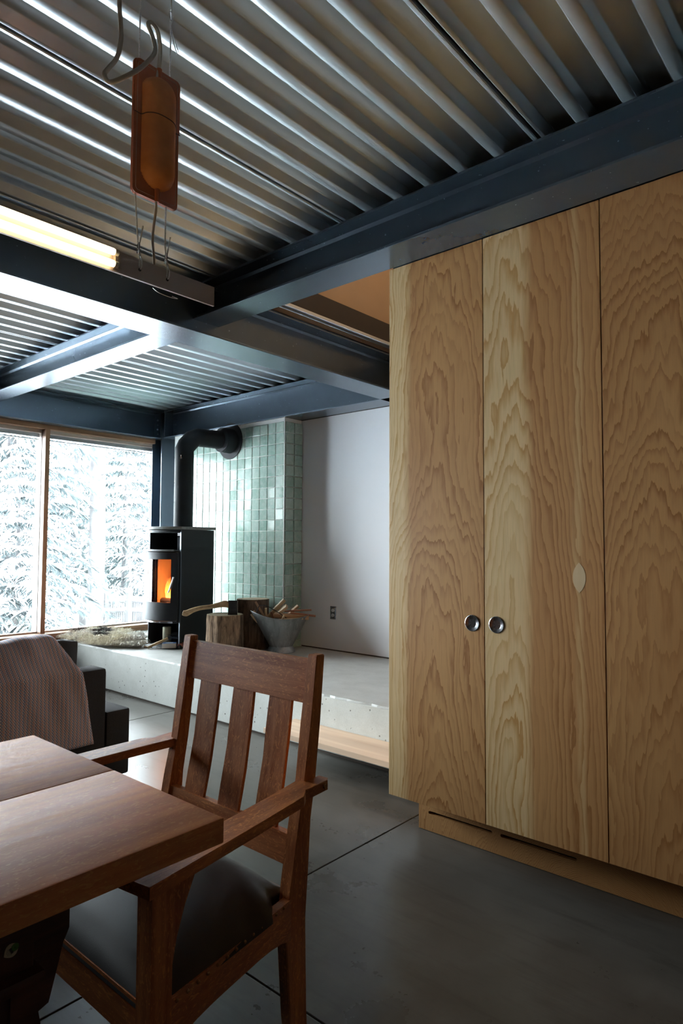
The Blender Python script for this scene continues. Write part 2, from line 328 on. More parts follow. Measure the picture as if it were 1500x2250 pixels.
# ------------------------------------------------------------------ mesh helpers
def B(): return bmesh.new()
def box(bm, x0, x1, y0, y1, z0, z1, bev=0.0, mat=0):
    vs = [bm.verts.new(p) for p in ((x0, y0, z0), (x1, y0, z0), (x1, y1, z0), (x0, y1, z0), (x0, y0, z1), (x1, y0, z1), (x1, y1, z1), (x0, y1, z1))]
    fs = [bm.faces.new([vs[i] for i in q]) for q in ((3, 2, 1, 0), (4, 5, 6, 7), (0, 1, 5, 4), (1, 2, 6, 5), (2, 3, 7, 6), (3, 0, 4, 7))]
    for f in fs: f.material_index = mat
    if bev:
        es = list({e for f in fs for e in f.edges})
        bmesh.ops.bevel(bm, geom=es, offset=bev, segments=2, affect='EDGES', profile=0.6)
    return vs
def loft(bm, rings, cap=True, closed=True, mat=0):
    rows = [[bm.verts.new(p) for p in r] for r in rings]; n = len(rows[0])
    for a, b in zip(rows, rows[1:]):
        for i in range(n if closed else n-1):
            j = (i+1) % n; f = bm.faces.new((a[i], a[j], b[j], b[i])); f.material_index = mat
    if cap and closed:
        for r in (rows[0][::-1], rows[-1]):
            f = bm.faces.new(r); f.material_index = mat
    return rows
def rect(cx0, cx1, y0, y1, z): return [(cx0, y0, z), (cx1, y0, z), (cx1, y1, z), (cx0, y1, z)]
def circ(cx, cy, z, r, n=32, ry=None, ph=0.0): return [(cx+r*cos(2*pi*i/n+ph), cy+(ry or r)*sin(2*pi*i/n+ph), z) for i in range(n)]
def tube(bm, pts, r, n=10, mat=0, cap=True):
    pts = [Vector(p) for p in pts]; rs = r if isinstance(r, (list, tuple)) else [r]*len(pts); rings = []
    prev = None
    for i, p in enumerate(pts):
        d = (pts[min(i+1, len(pts)-1)] - pts[max(i-1, 0)]).normalized()
        if prev is None:
            a = d.orthogonal().normalized()
        else:
            a = (prev - d*prev.dot(d)).normalized()
        prev = a; b = d.cross(a)
        rings.append([p + (a*cos(2*pi*k/n) + b*sin(2*pi*k/n))*rs[i] for k in range(n)])
    loft(bm, rings, cap, True, mat)
def spline(pts, sub=6):
    pts = [Vector(p) for p in pts]; out = []
    for i in range(len(pts)-1):
        p0, p1, p2, p3 = pts[max(i-1, 0)], pts[i], pts[i+1], pts[min(i+2, len(pts)-1)]
        for k in range(sub):
            u = k/sub
            out.append(0.5*((2*p1) + (p2-p0)*u + (2*p0-5*p1+4*p2-p3)*u*u + (3*p1-p0-3*p2+p3)*u**3))
    out.append(pts[-1]); return out
def prism(bm, poly, axis, a, b, mat=0):
    """extrude a 2-D outline along axis between a and b"""
    def P3(p, t):
        l = list(p); l.insert(axis, t); return tuple(l)
    r0 = [bm.verts.new(P3(p, a)) for p in poly]; r1 = [bm.verts.new(P3(p, b)) for p in poly]; n = len(poly)
    for i in range(n):
        j = (i+1) % n; bm.faces.new((r0[i], r0[j], r1[j], r1[i])).material_index = mat
    bm.faces.new(r0[::-1]).material_index = mat; bm.faces.new(r1).material_index = mat
def arc_shell(bm, cx, cy, r0, r1, a0, a1, z0, z1, n=16, mat=0):
    """curved plate about a vertical axis; angle 0 looks to -y"""
    rings = []
    for i in range(n+1):
        a = a0 + (a1-a0)*i/n
        rings.append([(cx+r0*sin(a), cy-r0*cos(a), z0), (cx+r1*sin(a), cy-r1*cos(a), z0), (cx+r1*sin(a), cy-r1*cos(a), z1), (cx+r0*sin(a), cy-r0*cos(a), z1)])
    loft(bm, rings, True, True, mat)
def wloc(o):
    v = Vector((0, 0, 0))
    while o is not None: v += o.location; o = o.parent
    return v
def obj(name, bm, mats, parent=None, smooth=False, origin=None):
    """mesh given in world coordinates, linked as one object"""
    bmesh.ops.recalc_face_normals(bm, faces=bm.faces)
    me = bpy.data.meshes.new(name); pl = wloc(parent) if parent else Vector((0, 0, 0))
    org = Vector(origin) if origin is not None else pl
    bmesh.ops.translate(bm, verts=bm.verts, vec=-org)
    bm.to_mesh(me); bm.free()
    for m in (mats if isinstance(mats, (list, tuple)) else [mats]): me.materials.append(m)
    o = bpy.data.objects.new(name, me); C.objects.link(o); o.location = org - pl
    if parent: o.parent = parent
    if smooth:
        for p in me.polygons: p.use_smooth = True
        if smooth != 'all':
            try: me.set_sharp_from_angle(angle=radians(38))
            except Exception: pass
    return o
def tag(o, label=None, cat=None, group=None, kind=None):
    if label: o['label'] = label
    if cat: o['category'] = cat
    if group: o['group'] = group
    if kind: o['kind'] = kind
    return o
def thing(name, loc, label, cat, group=None):
    o = bpy.data.objects.new(name, None); o.location = loc; o.empty_display_size = 0.05; C.objects.link(o)
    return tag(o, label, cat, group)
def bx(name, dims, mat, parent=None, bev=0.0, **k):
    bm = B(); box(bm, *dims, bev=bev); return obj(name, bm, mat, parent, **k)

ZT = 2.675                     # underside of the deck ribs = top of the steel
# ================================================================== SETTING
XL, XR, YN, YF = -6.16, 1.9, -4.2, 4.228
# floor slabs with recessed joints
fl = bx('floor', (-6.6, 2.2, -4.4, 4.6, -0.2, -0.012), JOINT); tag(fl, kind='structure')
xs = [-6.6, -4.19, -1.752, 0.69, 2.2]; ys = [-4.4, -3.6, -1.15, 1.305, 2.945]
for i in range(len(xs)-1):
    for j in range(len(ys)-1):
        bm = B(); g = 0.0035
        box(bm, xs[i]+g, xs[i+1]-g, ys[j]+g, ys[j+1]-g, -0.012, 0.0, 0.002)
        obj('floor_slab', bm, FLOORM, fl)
# hearth bench
bench = bx('trim_1', (-6.16, 0.6, 2.94, 4.227, 0.012, 0.335), BENCHM, bev=0.004); tag(bench, kind='structure')
bm = B()
# chipped top arris: top skin with slightly wandering front edge
N = 150; rows = []
for k in range(N+1):
    x = -6.16 + 6.76*k/N; e = 2.938 + random.choice((0, 0, 0.001, 0.003, 0.006, 0.009))*random.random()
    rows.append([(x, e, 0.3345), (x, e+0.002+0.003*random.random(), 0.3465), (x, 4.228, 0.3386), (x, 4.228, 0.33)])
loft(bm, rows); obj('bench_top', bm, BENCHT, bench)
bm = B(); box(bm, -6.16, 0.6, 2.946, 4.2, -0.011, 0.013); obj('shadow_gap', bm, JOINT, bench)
# walls
wb = bx('wall_back', (-6.16, XR, YF, YF+0.12, 0.25, 5.2), WHITE); tag(wb, kind='structure')
bx('base_gap', (-4.142, 0.6, YF-0.0025, YF-0.0005, 0.338, 0.348), JOINT, wb)
wr = bx('wall_right', (XR, XR+0.12, YN, YF+0.12, 0, 5.2), PLASTER); tag(wr, kind='structure')
wf = bx('wall_front', (XL-0.3, XR, YN-0.12, YN, 0, ZT+0.2), PLASTER); tag(wf, kind='structure')
# chimney block clad in tiles
ws = bx('wall_hearth', (-5.80, -4.1505, 3.9972, 4.213, 0.335, 2.372), GROUT); tag(ws, kind='structure')
random.seed(3)
def tile_mesh(k):
    bm = B(); w, h, d = 0.0985+random.uniform(-0.0012, 0.0012), 0.0915+random.uniform(-0.0012, 0.0012), 0.008
    n = 4; tx, tz = random.uniform(-1, 1)*0.0009, random.uniform(-1, 1)*0.0009
    bow = random.uniform(-0.0004, 0.0007)
    c = [random.uniform(-0.0012, 0.0012) for _ in range(8)]
    g = []
    for j in range(n+1):
        r = []
        for i in range(n+1):
            u, v = i/n*2-1, j/n*2-1
            edge = max(abs(u), abs(v)) > 0.99
            x = u*w/2 + (c[0]*v if u > 0 else c[1]*v); z = v*h/2 + (c[2]*u if v > 0 else c[3]*u)
            if edge: x *= 1.0; z *= 1.0
            sh = 0.93 if (not edge and (i in (1, n-1) or j in (1, n-1))) else 1.0
            if not edge:
                x = (u*1.90 if i in (1, n-1) else u)*w/2; z = (v*1.88 if j in (1, n-1) else v)*h/2
            y = -d if not edge else -d*0.62
            y += bow*(1-(u*u+v*v)/2) * (-1) + tx*u + tz*v
            r.append(bm.verts.new((x, y, z)))
        g.append(r)
    for j in range(n):
        for i in range(n): bm.faces.new((g[j][i], g[j][i+1], g[j+1][i+1], g[j+1][i]))
    loop = [g[0][i] for i in range(n+1)] + [g[j][n] for j in range(1, n+1)] + [g[n][i] for i in range(n-1, -1, -1)] + [g[j][0] for j in range(n-1, 0, -1)]
    back = [bm.verts.new((v.co.x, 0.002, v.co.z)) for v in loop]
    for i in range(len(loop)):
        j = (i+1) % len(loop); bm.faces.new((loop[i], back[i], back[j], loop[j]))
    bmesh.ops.recalc_face_normals(bm, faces=bm.faces)
    me = bpy.data.meshes.new('tile'); bm.to_mesh(me); bm.free(); me.materials.append(TILE)
    for p in me.polygons: p.use_smooth = True
    me.set_sharp_from_angle(angle=radians(14))
    return me
TM = [tile_mesh(k) for k in range(14)]
TP, TH = 0.1045, 0.0972
def put_tile(x, y, z, rz):
    o = bpy.data.objects.new('tile', random.choice(TM)); C.objects.link(o); o.parent = ws; o.location = (x, y, z)
    o.rotation_euler = Euler((radians(random.gauss(0, 0.55)), random.choice((0, pi)) + radians(random.gauss(0, 0.35)), rz + radians(random.gauss(0, 0.55))))
rowz = [2.372 - 0.034 - TH*(i+0.5) + 0.0 for i in range(-1, 21)]
rowz = [z for z in rowz if z > 0.345]
for iz, z in enumerate(rowz):
    if z + TH/2 > 2.39: continue
    for k in range(12): put_tile(-4.152 - TP*(k+0.5), 4.001, z, 0)
    for k in range(2): put_tile(-4.147, 4.006 + 0.107*(k+0.5), z, pi/2)
bm = B()
for z in rowz:
    if z + TH/2 > 2.39: continue
    for k in range(12, 15): box(bm, -4.152-TP*(k+0.97), -4.152-TP*(k+0.03), 3.993, 4.003, z-0.0458, z+0.0458)
tag(obj('hidden_tiles', bm, TILE, ws), kind='stuff')
# thin metal corner bead
bx('corner_trim', (-4.1495, -4.1395, 3.9915, 4.0015, 0.338, 2.374), m_plain('corner bead', (0.62, 0.66, 0.63), 0.35), ws, bev=0.001)

# ceiling: slab and steel deck panels
cl = B(); box(cl, XL-0.3, -2.86, YN, 4.4, ZT+0.045, ZT+0.2); box(cl, -2.86, XR, YN, 2.34, ZT+0.045, ZT+0.2)
ceil = obj('ceiling', cl, SLAB); tag(ceil, kind='structure')
def deck_panel(x0, nr, y0, y1, clipx=None):
    """x0 = centre of the side lap at the left; ribs every 152.4 mm"""
    P = 0.1524; bw = 0.045; zb, zt = ZT, ZT+0.038; pts = [(x0+0.006, zb+0.014), (x0+0.0065, zb), (x0+bw/2, zb), (x0+bw/2+0.013, zt)]
    for k in range(1, nr):
        c = x0 + P*k
        pts += [(c-bw/2-0.013, zt), (c-bw/2, zb), (c+bw/2, zb), (c+bw/2+0.013, zt)]
    c = x0 + P*nr
    pts += [(c-bw/2-0.013, zt), (c-bw/2, zb), (c-0.0065, zb), (c-0.006, zb+0.014)]
    if clipx: pts = [p for p in pts if clipx[0] <= p[0] <= clipx[1]]
    # small roll at each fold
    out = []
    for i, p in enumerate(pts):
        if 0 < i < len(pts)-1:
            a, b, c_ = Vector(pts[i-1]), Vector(p), Vector(pts[i+1])
            out.append(tuple(b + (a-b).normalized()*0.003)); out.append(tuple(b + (c_-b).normalized()*0.003))
        else: out.append(p)
    bm = B(); up_ = [(x, z+0.0012) for x, z in out][::-1]
    prism(bm, out+up_, 1, y0, y1)
    bm.faces.ensure_lookup_table()
    # replace the concave end caps (they are hidden on the steel)
    bmesh.ops.delete(bm, geom=[f for f in bm.faces if len(f.verts) > 4], context='FACES_ONLY')
    return obj('deck_panel', bm, GALV, ceil, smooth=True, origin=(x0, y0, ZT))
LAP = -0.944
for k in range(-6, 4):
    x0 = LAP + 0.9144*k
    if x0 + 0.9144 < -2.87 or k <= -3: deck_panel(x0, 6, YN+0.01, 4.16)
    else: deck_panel(x0, 6, YN+0.01, 2.315)
# stairwell above the landing
sw = bx('wall_stair', (-3.05, -2.93, 2.30, YF+0.1, ZT+0.14, 5.2), TAN); tag(sw, kind='structure')
bx('rim_board', (-2.93, -2.892, 2.33, YF, ZT+0.002, 2.838), TAND, sw)
bx('rim_cap', (-2.95, -2.885, 2.33, YF, 2.838, 2.846), STEEL, sw)
tag(bx('wall_stair_near', (-2.93, XR, 2.34, 2.46, ZT+0.07, 5.2), TAN), kind='structure')
tag(bx('trim_2', (-2.93, XR, 2.33, YF+0.1, 5.0, 5.1), TAN), kind='structure')
# ------------------------------------------------------------------ steel frame
def ibeam(name, axis, a0, a1, c, w, z0, z1, tf=0.011, tw=0.008, label='', bolts=()):
    """axis 0: runs along x at y=c ; axis 1: runs along y at x=c"""
    t = thing(name, ((a0+a1)/2, c, z0) if axis == 0 else (c, (a0+a1)/2, z0), label, 'beam', 'ceiling frame beams')
    del t['group']
    def bb(c0, c1, za, zb, bev):
        bm = B()
        if axis == 0: box(bm, a0, a1, c0, c1, za, zb, bev)
        else: box(bm, c0, c1, a0, a1, za, zb, bev)
        return bm
    obj('bottom_flange', bb(c-w/2, c+w/2, z0, z0+tf, 0.002), STEEL, t)
    obj('top_flange', bb(c-w/2, c+w/2, z1-tf, z1, 0.002), STEEL, t)
    bm = bb(c-tw/2, c+tw/2, z0+tf, z1-tf, 0)
    for s in (-1, 1):      # fillets at the root
        for zz, q in ((z0+tf, 1), (z1-tf, -1)):
            if axis == 0: prism(bm, [(c+s*tw/2, zz), (c+s*(tw/2+0.012), zz), (c+s*tw/2, zz+q*0.012)], 0, a0, a1)
            else: prism(bm, [(c+s*tw/2, zz), (c+s*(tw/2+0.012), zz), (c+s*tw/2, zz+q*0.012)], 1, a0, a1)
    obj('web', bm, STEEL, t)
    return t
b1 = ibeam('steel_beam', 0, -2.955, XR, 2.2245, 0.183, 2.485, ZT, label='steel beam running above the wooden wardrobe doors')
b2 = ibeam('steel_beam', 0, -6.05, -2.955, 2.2375, 0.183, 2.490, ZT, label='steel beam crossing the window bay, lit from below, left of the main beam')
ba = ibeam('steel_beam', 1, YN, 4.10, -2.955, 0.238, 2.375, 2.64, label='deep steel beam behind the hanging lamp and leather pouch')
bc = ibeam('steel_beam', 0, -5.99, XR, 4.098, 0.228, 2.375, 2.665, label='steel beam above the green tile wall and flue pipe')
bw = ibeam('steel_beam', 1, YN, 4.0, -6.17, 0.24, 2.375, 2.665, label='steel beam over the top of the big window')
def bolts(par, pts, n):
    for p in pts:
        bm = B(); n_ = Vector(n); a = Vector(p)
        tube(bm, [a, a+n_*0.012], 0.013, 6); tube(bm, [a+n_*0.012, a+n_*0.017], 0.007, 8)
        obj('bolt', bm, STEEL, par)
# end plate cleats on the frame corner
bx('end_plate', (-6.165, -6.05, 3.985, 3.995, 2.387, 2.655), STEEL, bw)
bolts(bw, [(-6.10, 3.985, z) for z in (2.43, 2.48, 2.53, 2.58)], (0, -1, 0))
bx('end_plate', (-5.99, -5.975, 3.99, 4.094, 2.387, 2.655), STEEL, bc)
bolts(bc, [(-5.93, 4.094, z) for z in (2.43, 2.48, 2.53, 2.58)], (0, -1, 0))
bx('cleat', (-2.951, -2.935, 2.15, 2.22, 2.496, 2.66), STEEL, b1)
# corner column, wide flange
t = thing('steel_column', (-6.15, 4.10, 0.3), 'upright steel column in the corner between window and stove pipe', 'column')
bx('flange', (-6.062, -6.05, 4.005, 4.20, 0.340, 2.66), STEEL, t, bev=0.002)
bx('flange', (-6.236, -6.224, 4.005, 4.20, 0.340, 2.66), STEEL, t, bev=0.002)
bx('web', (-6.224, -6.062, 4.105, 4.115, 0.340, 2.66), STEEL, t)

# ------------------------------------------------------------------ window wall (x = XL)
tag(bx('wall_left', (-6.40, -6.16, YN, 4.3, -0.4, 0.34), m_plain('brown apron board', (0.20, 0.115, 0.075), 0.6)), kind='structure')
bm = B(); box(bm, -6.46, -6.20, YN, 4.2, 2.387, ZT+0.045); tag(obj('trim_3', bm, SLAB), kind='structure')
bm = B(); box(bm, -6.36, -6.165, 4.145, 4.45, -0.4, 2.8); box(bm, -6.2, XR, 4.213, 4.5, 2.373, ZT+0.06); tag(obj('trim_4', bm, SLAB), kind='structure')
bx('apron_board', (-6.175, -6.158, YN, 2.93, 0.02, 0.335), m_plain('brown apron', (0.17, 0.09, 0.06), 0.55), bpy.data.objects['wall_left'], bev=0.003)
STOP = m_wood('window stop with painted glare', 1, (0.66, 0.54, 0.46), (0.78, 0.68, 0.60), 0.5)  # overexposed snow light on the frame is put into this pale colour
win = thing('window_1', (-6.25, 0, 0.39), None, None); tag(win, kind='structure')
# sill, head, jambs, mullions
bx('outer_sill', (-6.40, -6.24, -0.356, 4.14, 0.366, 0.392), STOP, win)
bx('sill', (-6.24, -6.10, -0.356, 3.99, 0.368, 0.398), FIR, win, bev=0.003)
bx('sill_nosing', (-6.125, -6.095, -0.356, 3.99, 0.335, 0.372), FIR, win, bev=0.004)
bx('head', (-6.24, -6.165, -0.356, 4.0, 2.332, 2.375), FIR, win, bev=0.002)
bx('head_stop', (-6.34, -6.24, -0.356, 4.14, 2.300, 2.3745), STOP, win, bev=0.002)
ysm = [4.125, 2.825, 1.245, -0.335]
bx('added_light_block', (-6.40, -6.16, YN, -0.356, 0.34, 2.39), PLASTER, bpy.data.objects['wall_left'])  # unseen wall added to cut daylight on the near side of the room
for i, y in enumerate(ysm):
    if i == 0: continue
    bx('mullion', (-6.235, -6.16, y-0.021, y+0.021, 0.398, 2.333), FIRV, win, bev=0.002)
    bx('mullion_stop', (-6.34, -6.236, y-0.024, y+0.024, 0.393, 2.300), STOP, win, bev=0.002)
for a, b in zip(ysm, ysm[1:]):
    bx('pane', (-6.262, -6.256, b+0.02, a-0.02, 0.40, 2.31), GLASS, win)
    bx('bottom_rail', (-6.29, -6.24, b+0.025, a-0.025, 0.3925, 0.412), STOP, win, bev=0.002)
    bx('blind_rail', (-6.33, -6.275, b+0.03, a-0.03, 2.262, 2.296), m_plain('outer head flashing', (0.55, 0.58, 0.60), 0.6), win)
    bx('blind_slat', (-6.31, -6.285, b+0.03, a-0.03, 2.236, 2.246), m_plain('outer batten', (0.40, 0.45, 0.47), 0.6), win)

# ================================================================== WARDROBE
DY = 2.322
wd = thing('plywood_wardrobe', (-0.6, 2.6, 0), 'tall wardrobe with fir plywood doors below the steel beam, right side', 'wardrobe')
bx('carcass', (-1.735, 1.2, DY+0.024, 2.655, 0.166, 2.484), m_ply('carcass ply', -1, 1, 0, [], 9.0), wd)
bx('leak_filler', (-1.735, 1.2, DY+0.022, DY+0.05, 2.4845, 2.76), STEEL, wd)  # added filler that blocks stairwell light leaking in above the doors
zd0, zd1 = 0.166, 2.484
seams = [-1.741, -1.2715, -0.8055, -0.33, 0.15, 0.63, 1.2]
plys = [m_ply('door ply a', -1.47, 0.5, 0, [(-1.80, -1.640, 1.0)], 1.3, -0.02, 0.13, 0.0150, 0.94),
        m_ply('door ply b', -1.165, 0.5, 0, [(-1.30, -1.085, 0.9), (-0.90, -0.893, 1.0)], 2.2, -0.10, 0.12, 0.0185, 0.95),
        m_ply('door ply c', -0.60, 0.5, 0, [], 4.6, 0.0, 0.15, 0.0135, 0.92)]
doors = []
for i, (a, b) in enumerate(zip(seams, seams[1:])):
    bm = B(); box(bm, a+0.002, b-0.002, DY, DY+0.019, zd0, zd1, 0.0008)
    d = obj('door', bm, plys[min(i, 2)] if i < 3 else plys[i % 3], wd, origin=(0, 0, 0)); doors.append(d)
tag(doors[0], 'left door, pale sapwood strip along its outer edge'); tag(doors[1], 'middle door with pale cathedral grain and a leaf-shaped patch')
def cup(x, z, par):
    bm = B(); n = 40; prof = [(0.0325, 0.0), (0.0325, -0.002), (0.0305, -0.0032), (0.0205, -0.0010), (0.0175, 0.000), (0.0170, 0.011), (0.002, 0.0125)]
    loft(bm, [[(x+r*cos(2*pi*k/n), DY+y, z+r*sin(2*pi*k/n)) for k in range(n)] for r, y in prof])
    return obj('handle', bm, CHROME, par, smooth=True, origin=(x, DY, z))
# round recess behind each cup: cut by a boolean so the cup really sinks in
def cut_round(o, x, z):
    bm = B(); loft(bm, [[(x+0.0180*cos(2*pi*k/32), y, z+0.0180*sin(2*pi*k/32)) for k in range(32)] for y in (DY-0.01, DY+0.014)])
    c = obj('cutter', bm, CHROME)
    md = o.modifiers.new('cup', 'BOOLEAN'); md.object = c; md.operation = 'DIFFERENCE'; md.solver = 'EXACT'
    dg = bpy.context.evaluated_depsgraph_get(); me = bpy.data.meshes.new_from_object(o.evaluated_get(dg))
    o.modifiers.clear(); o.data = me; bpy.data.objects.remove(c)
def Yp(px, py, yv):
    d = fw + R2*((px-750)/1435.8) - U2*((py-1125)/1435.8); return Vector((0, 0, CAMZ)) + d*(yv/d.y)
for k, (px, py) in enumerate(((1037.2, 1369.2), (1090.5, 1373.0))):
    p = Yp(px, py, DY); cut_round(doors[k], p.x, p.z); cup(p.x, p.z, doors[k])
p = Yp(1272, 1269.5, DY); bm = B(); hw, hh = 0.023, 0.0545
pts = [(p.x+hw*(1-(abs(t_)/hh)**2.3)*s_*1.0, p.z+t_) for s_, rng in ((1, [hh*(-1+2*i/14) for i in range(15)]), (-1, [hh*(1-2*i/14) for i in range(1, 14)])) for t_ in rng]
prism(bm, pts, 1, DY-0.0006, DY+0.002); tag(obj('repair_patch', bm, m_wood('patch veneer', 2, (0.88, 0.64, 0.37), (0.94, 0.72, 0.46), 0.45, 0, 0.4), doors[1]), 'leaf-shaped pale veneer patch')
# plinth board with vent slots
py0 = 2.453; bm = B(); zs0, zs1 = 0.083, 0.097
sl = []
for (a, b) in (((941, 1784), (1081, 1830)), ((1099, 1836), (1267, 1889))): sl.append((Yp(*a, py0), Yp(*b, py0)))
zc = [(a.z+b.z)/2 for a, b in sl]; zs0, zs1 = sum(zc)/2-0.0065, sum(zc)/2+0.0065
edges = [-1.672, sl[0][0].x, sl[0][1].x, sl[1][0].x, sl[1][1].x, 1.2]
box(bm, edges[0], edges[5], py0, py0+0.02, 0.002, zs0); box(bm, edges[0], edges[5], py0, py0+0.02, zs1, 0.1655)
for i in (0, 2, 4): box(bm, edges[i], edges[i+1], py0, py0+0.02, zs0, zs1)
for x_, s_ in ((edges[1], 1), (edges[2], -1), (edges[3], 1), (edges[4], -1)):   # rounded slot ends
    for q in (-1, 1):
        zc_ = zs0 if q < 0 else zs1; h = 0.0065
        arc = [(x_ + s_*h*(1-cos(pi/2*k/5)), zc_ + (-q)*h*(1-sin(pi/2*k/5))) for k in range(6)]
        prism(bm, [(x_, zc_)] + arc, 1, py0, py0+0.02)
obj('plinth', bm, PLINTH, wd, origin=(0, 0, 0))
bx('plinth_return', (-1.672, -1.652, py0+0.02, 2.65, 0.002, 0.1655), PLINTH, wd)
bx('slot_dark_sheet', (-1.652, 1.2, py0+0.09, py0+0.10, 0.002, 0.1655), SLAB, wd)  # dark sheet standing in for the shaded void behind the vent slots

# ------------------------------------------------------------------ floating plank step
st = thing('plank_step', (-2.2, 2.8, 0.06), 'pale unfinished plank step along the foot of the concrete bench', 'step')
bx('tread', (-2.925, -1.0, 2.668, 2.938, 0.130, 0.160), PLANK, st, bev=0.0015)
for x in (-2.46, -2.00, -1.3):
    bm = B(); prism(bm, [(2.70, 0.1295), (2.938, 0.1295), (2.938, 0.045), (2.925, 0.045), (2.72, 0.118)], 0, x-0.012, x+0.012)
    obj('bracket', bm, BLACK, st)

# ------------------------------------------------------------------ wall outlet
ol = thing('power_outlet', (-3.763, YF, 0.66), 'chrome plated power outlet low on the white wall', 'outlet')
x0, x1, z0, z1 = -3.800, -3.727, 0.604, 0.717
bm = B(); rows = [[(a, YF-y, c) for a, c in ((x0+i, z0+i), (x1-i, z0+i), (x1-i, z1-i), (x0+i, z1-i))] for i, y in ((0, 0.0), (0.002, 0.003), (0.012, 0.007))]
loft(bm, rows); obj('cover_plate', bm, CHR2, ol)
for zc_ in (0.681, 0.640):
    bm = B(); loft(bm, [circ(0, 0, 0, 0.0165, 20, 0.0135), circ(0, 0, 0.003, 0.0165, 20, 0.0135)])
    bmesh.ops.rotate(bm, verts=bm.verts, cent=(0, 0, 0), matrix=Matrix.Rotation(pi/2, 3, 'X')); bmesh.ops.translate(bm, verts=bm.verts, vec=(-3.7635, YF-0.006, zc_))
    so = obj('socket', bm, m_plain('pale socket', (0.62, 0.62, 0.60), 0.4), ol)
    bm = B()
    for dx in (-0.006, 0.006): box(bm, -3.7635+dx-0.001, -3.7635+dx+0.001, YF-0.0095, YF-0.0085, zc_-0.001, zc_+0.007)
    box(bm, -3.7655, -3.7615, YF-0.0095, YF-0.0085, zc_-0.009, zc_-0.005); obj('slot', bm, BLACK, so)
bm = B(); tube(bm, [(-3.7635, YF-0.007, 0.6605), (-3.7635, YF-0.0095, 0.6605)], 0.003, 8); obj('screw', bm, CHR2, ol)

def Xp(px, py, xv):
    d = fw + R2*((px-750)/1435.8) - U2*((py-1125)/1435.8); return Vector((0, 0, CAMZ)) + d*(xv/d.x)
def Zp(px, py, zv):
    d = fw + R2*((px-750)/1435.8) - U2*((py-1125)/1435.8); return Vector((0, 0, CAMZ)) + d*((zv-CAMZ)/d.z)

# ================================================================== WOOD STOVE
ZB = 0.340
SX, SYF, SYB, HW, SAG = -5.0, 3.355, 3.71, 0.247, 0.122
RA = (HW*HW+SAG*SAG)/(2*SAG); CY = SYF - SAG + RA; AM = math.asin(HW/RA)
stv = thing('wood_stove', (SX, 3.5, ZB), 'black steel wood stove with a lit fire and curved glass door, on the bench', 'stove')
def u_outline(g=0.0, n=18):
    """plan of the stove body grown by g"""
    r = RA+g; a = math.asin(min(1, (HW+g)/r)); pts = [(SX + r*sin(-a + 2*a*i/n), CY - r*cos(-a + 2*a*i/n)) for i in range(n+1)]
    return pts + [(SX+HW+g, SYB+g), (SX-HW-g, SYB+g)]
def slab(name, g, z0, z1, mat, bev=True, lab=None):
    bm = B(); o = u_outline(g); i_ = u_outline(g-0.004)
    loft(bm, [[(x, y, z0) for x, y in i_], [(x, y, z0+0.003) for x, y in o], [(x, y, z1-0.003) for x, y in o], [(x, y, z1) for x, y in i_]])
    r = obj(name, bm, mat, stv, smooth=True)
    if lab: r['label'] = lab
    return r
slab('base_plate', 0.0, ZB, ZB+0.012, BLACK)
slab('top_plate', 0.012, 1.371, 1.396, STONE, lab='grey stone top plate')
bx('side_panel', (SX+HW-0.012, SX+HW, SYF+0.008, SYB, ZB+0.012, 1.368), BLACK, stv, bev=0.002)
bx('side_panel', (SX-HW, SX-HW+0.012, SYF+0.008, SYB, ZB+0.012, 1.368), BLACK, stv, bev=0.002)
bx('back_panel', (SX-HW+0.012, SX+HW-0.012, SYB-0.012, SYB, ZB+0.012, 1.368), BLACK, stv)
bx('edge_strip', (SX+HW-0.014, SX+HW+0.001, SYF+0.0005, SYF+0.0075, ZB+0.012, 1.368), m_plain('satin edge', (0.10, 0.12, 0.14), 0.3, 0.5), stv)
slab('niche_floor', -0.014, 1.176, 1.190, BLACK); slab('niche_top', -0.006, 1.345, 1.368, BLACK)
bx('niche_baffle', (SX-0.10, SX+0.22, 3.56, 3.575, 1.19, 1.31), m_plain('baffle steel', (0.22, 0.25, 0.30), 0.38, 0.4), stv)
bx('damper_knob', (SX+0.13, SX+0.20, 3.40, 3.44, 1.315, 1.345), m_plain('plum grip', (0.06, 0.03, 0.035), 0.5), stv, bev=0.004)
bm = B(); arc_shell(bm, SX, CY, RA-0.05, RA+0.020, -AM*0.96, AM*0.80, 1.182, 1.196, 20); tag(obj('lintel_trim', bm, STONE, stv, smooth=True), 'grey stone trim over the door')
# firebox shell
bm = B(); box(bm, SX-HW+0.014, SX+HW-0.014, 3.60, 3.68, 0.575, 1.176); obj('firebox_back', bm, FIREB, stv)
bx('firebox_floor', (SX-HW+0.014, SX+HW-0.014, 3.33, 3.60, 0.575, 0.70), BLACK, stv)
bx('firebox_lining', (SX-HW+0.014, SX-HW+0.05, 3.37, 3.60, 0.70, 1.15), FIREB, stv)
bx('firebox_lining', (SX+HW-0.05, SX+HW-0.014, 3.37, 3.60, 0.70, 1.15), FIREB, stv)
slab('firebox_lid', -0.014, 1.15, 1.176, BLACK)
slab('ash_floor', -0.014, 0.560, 0.576, BLACK)
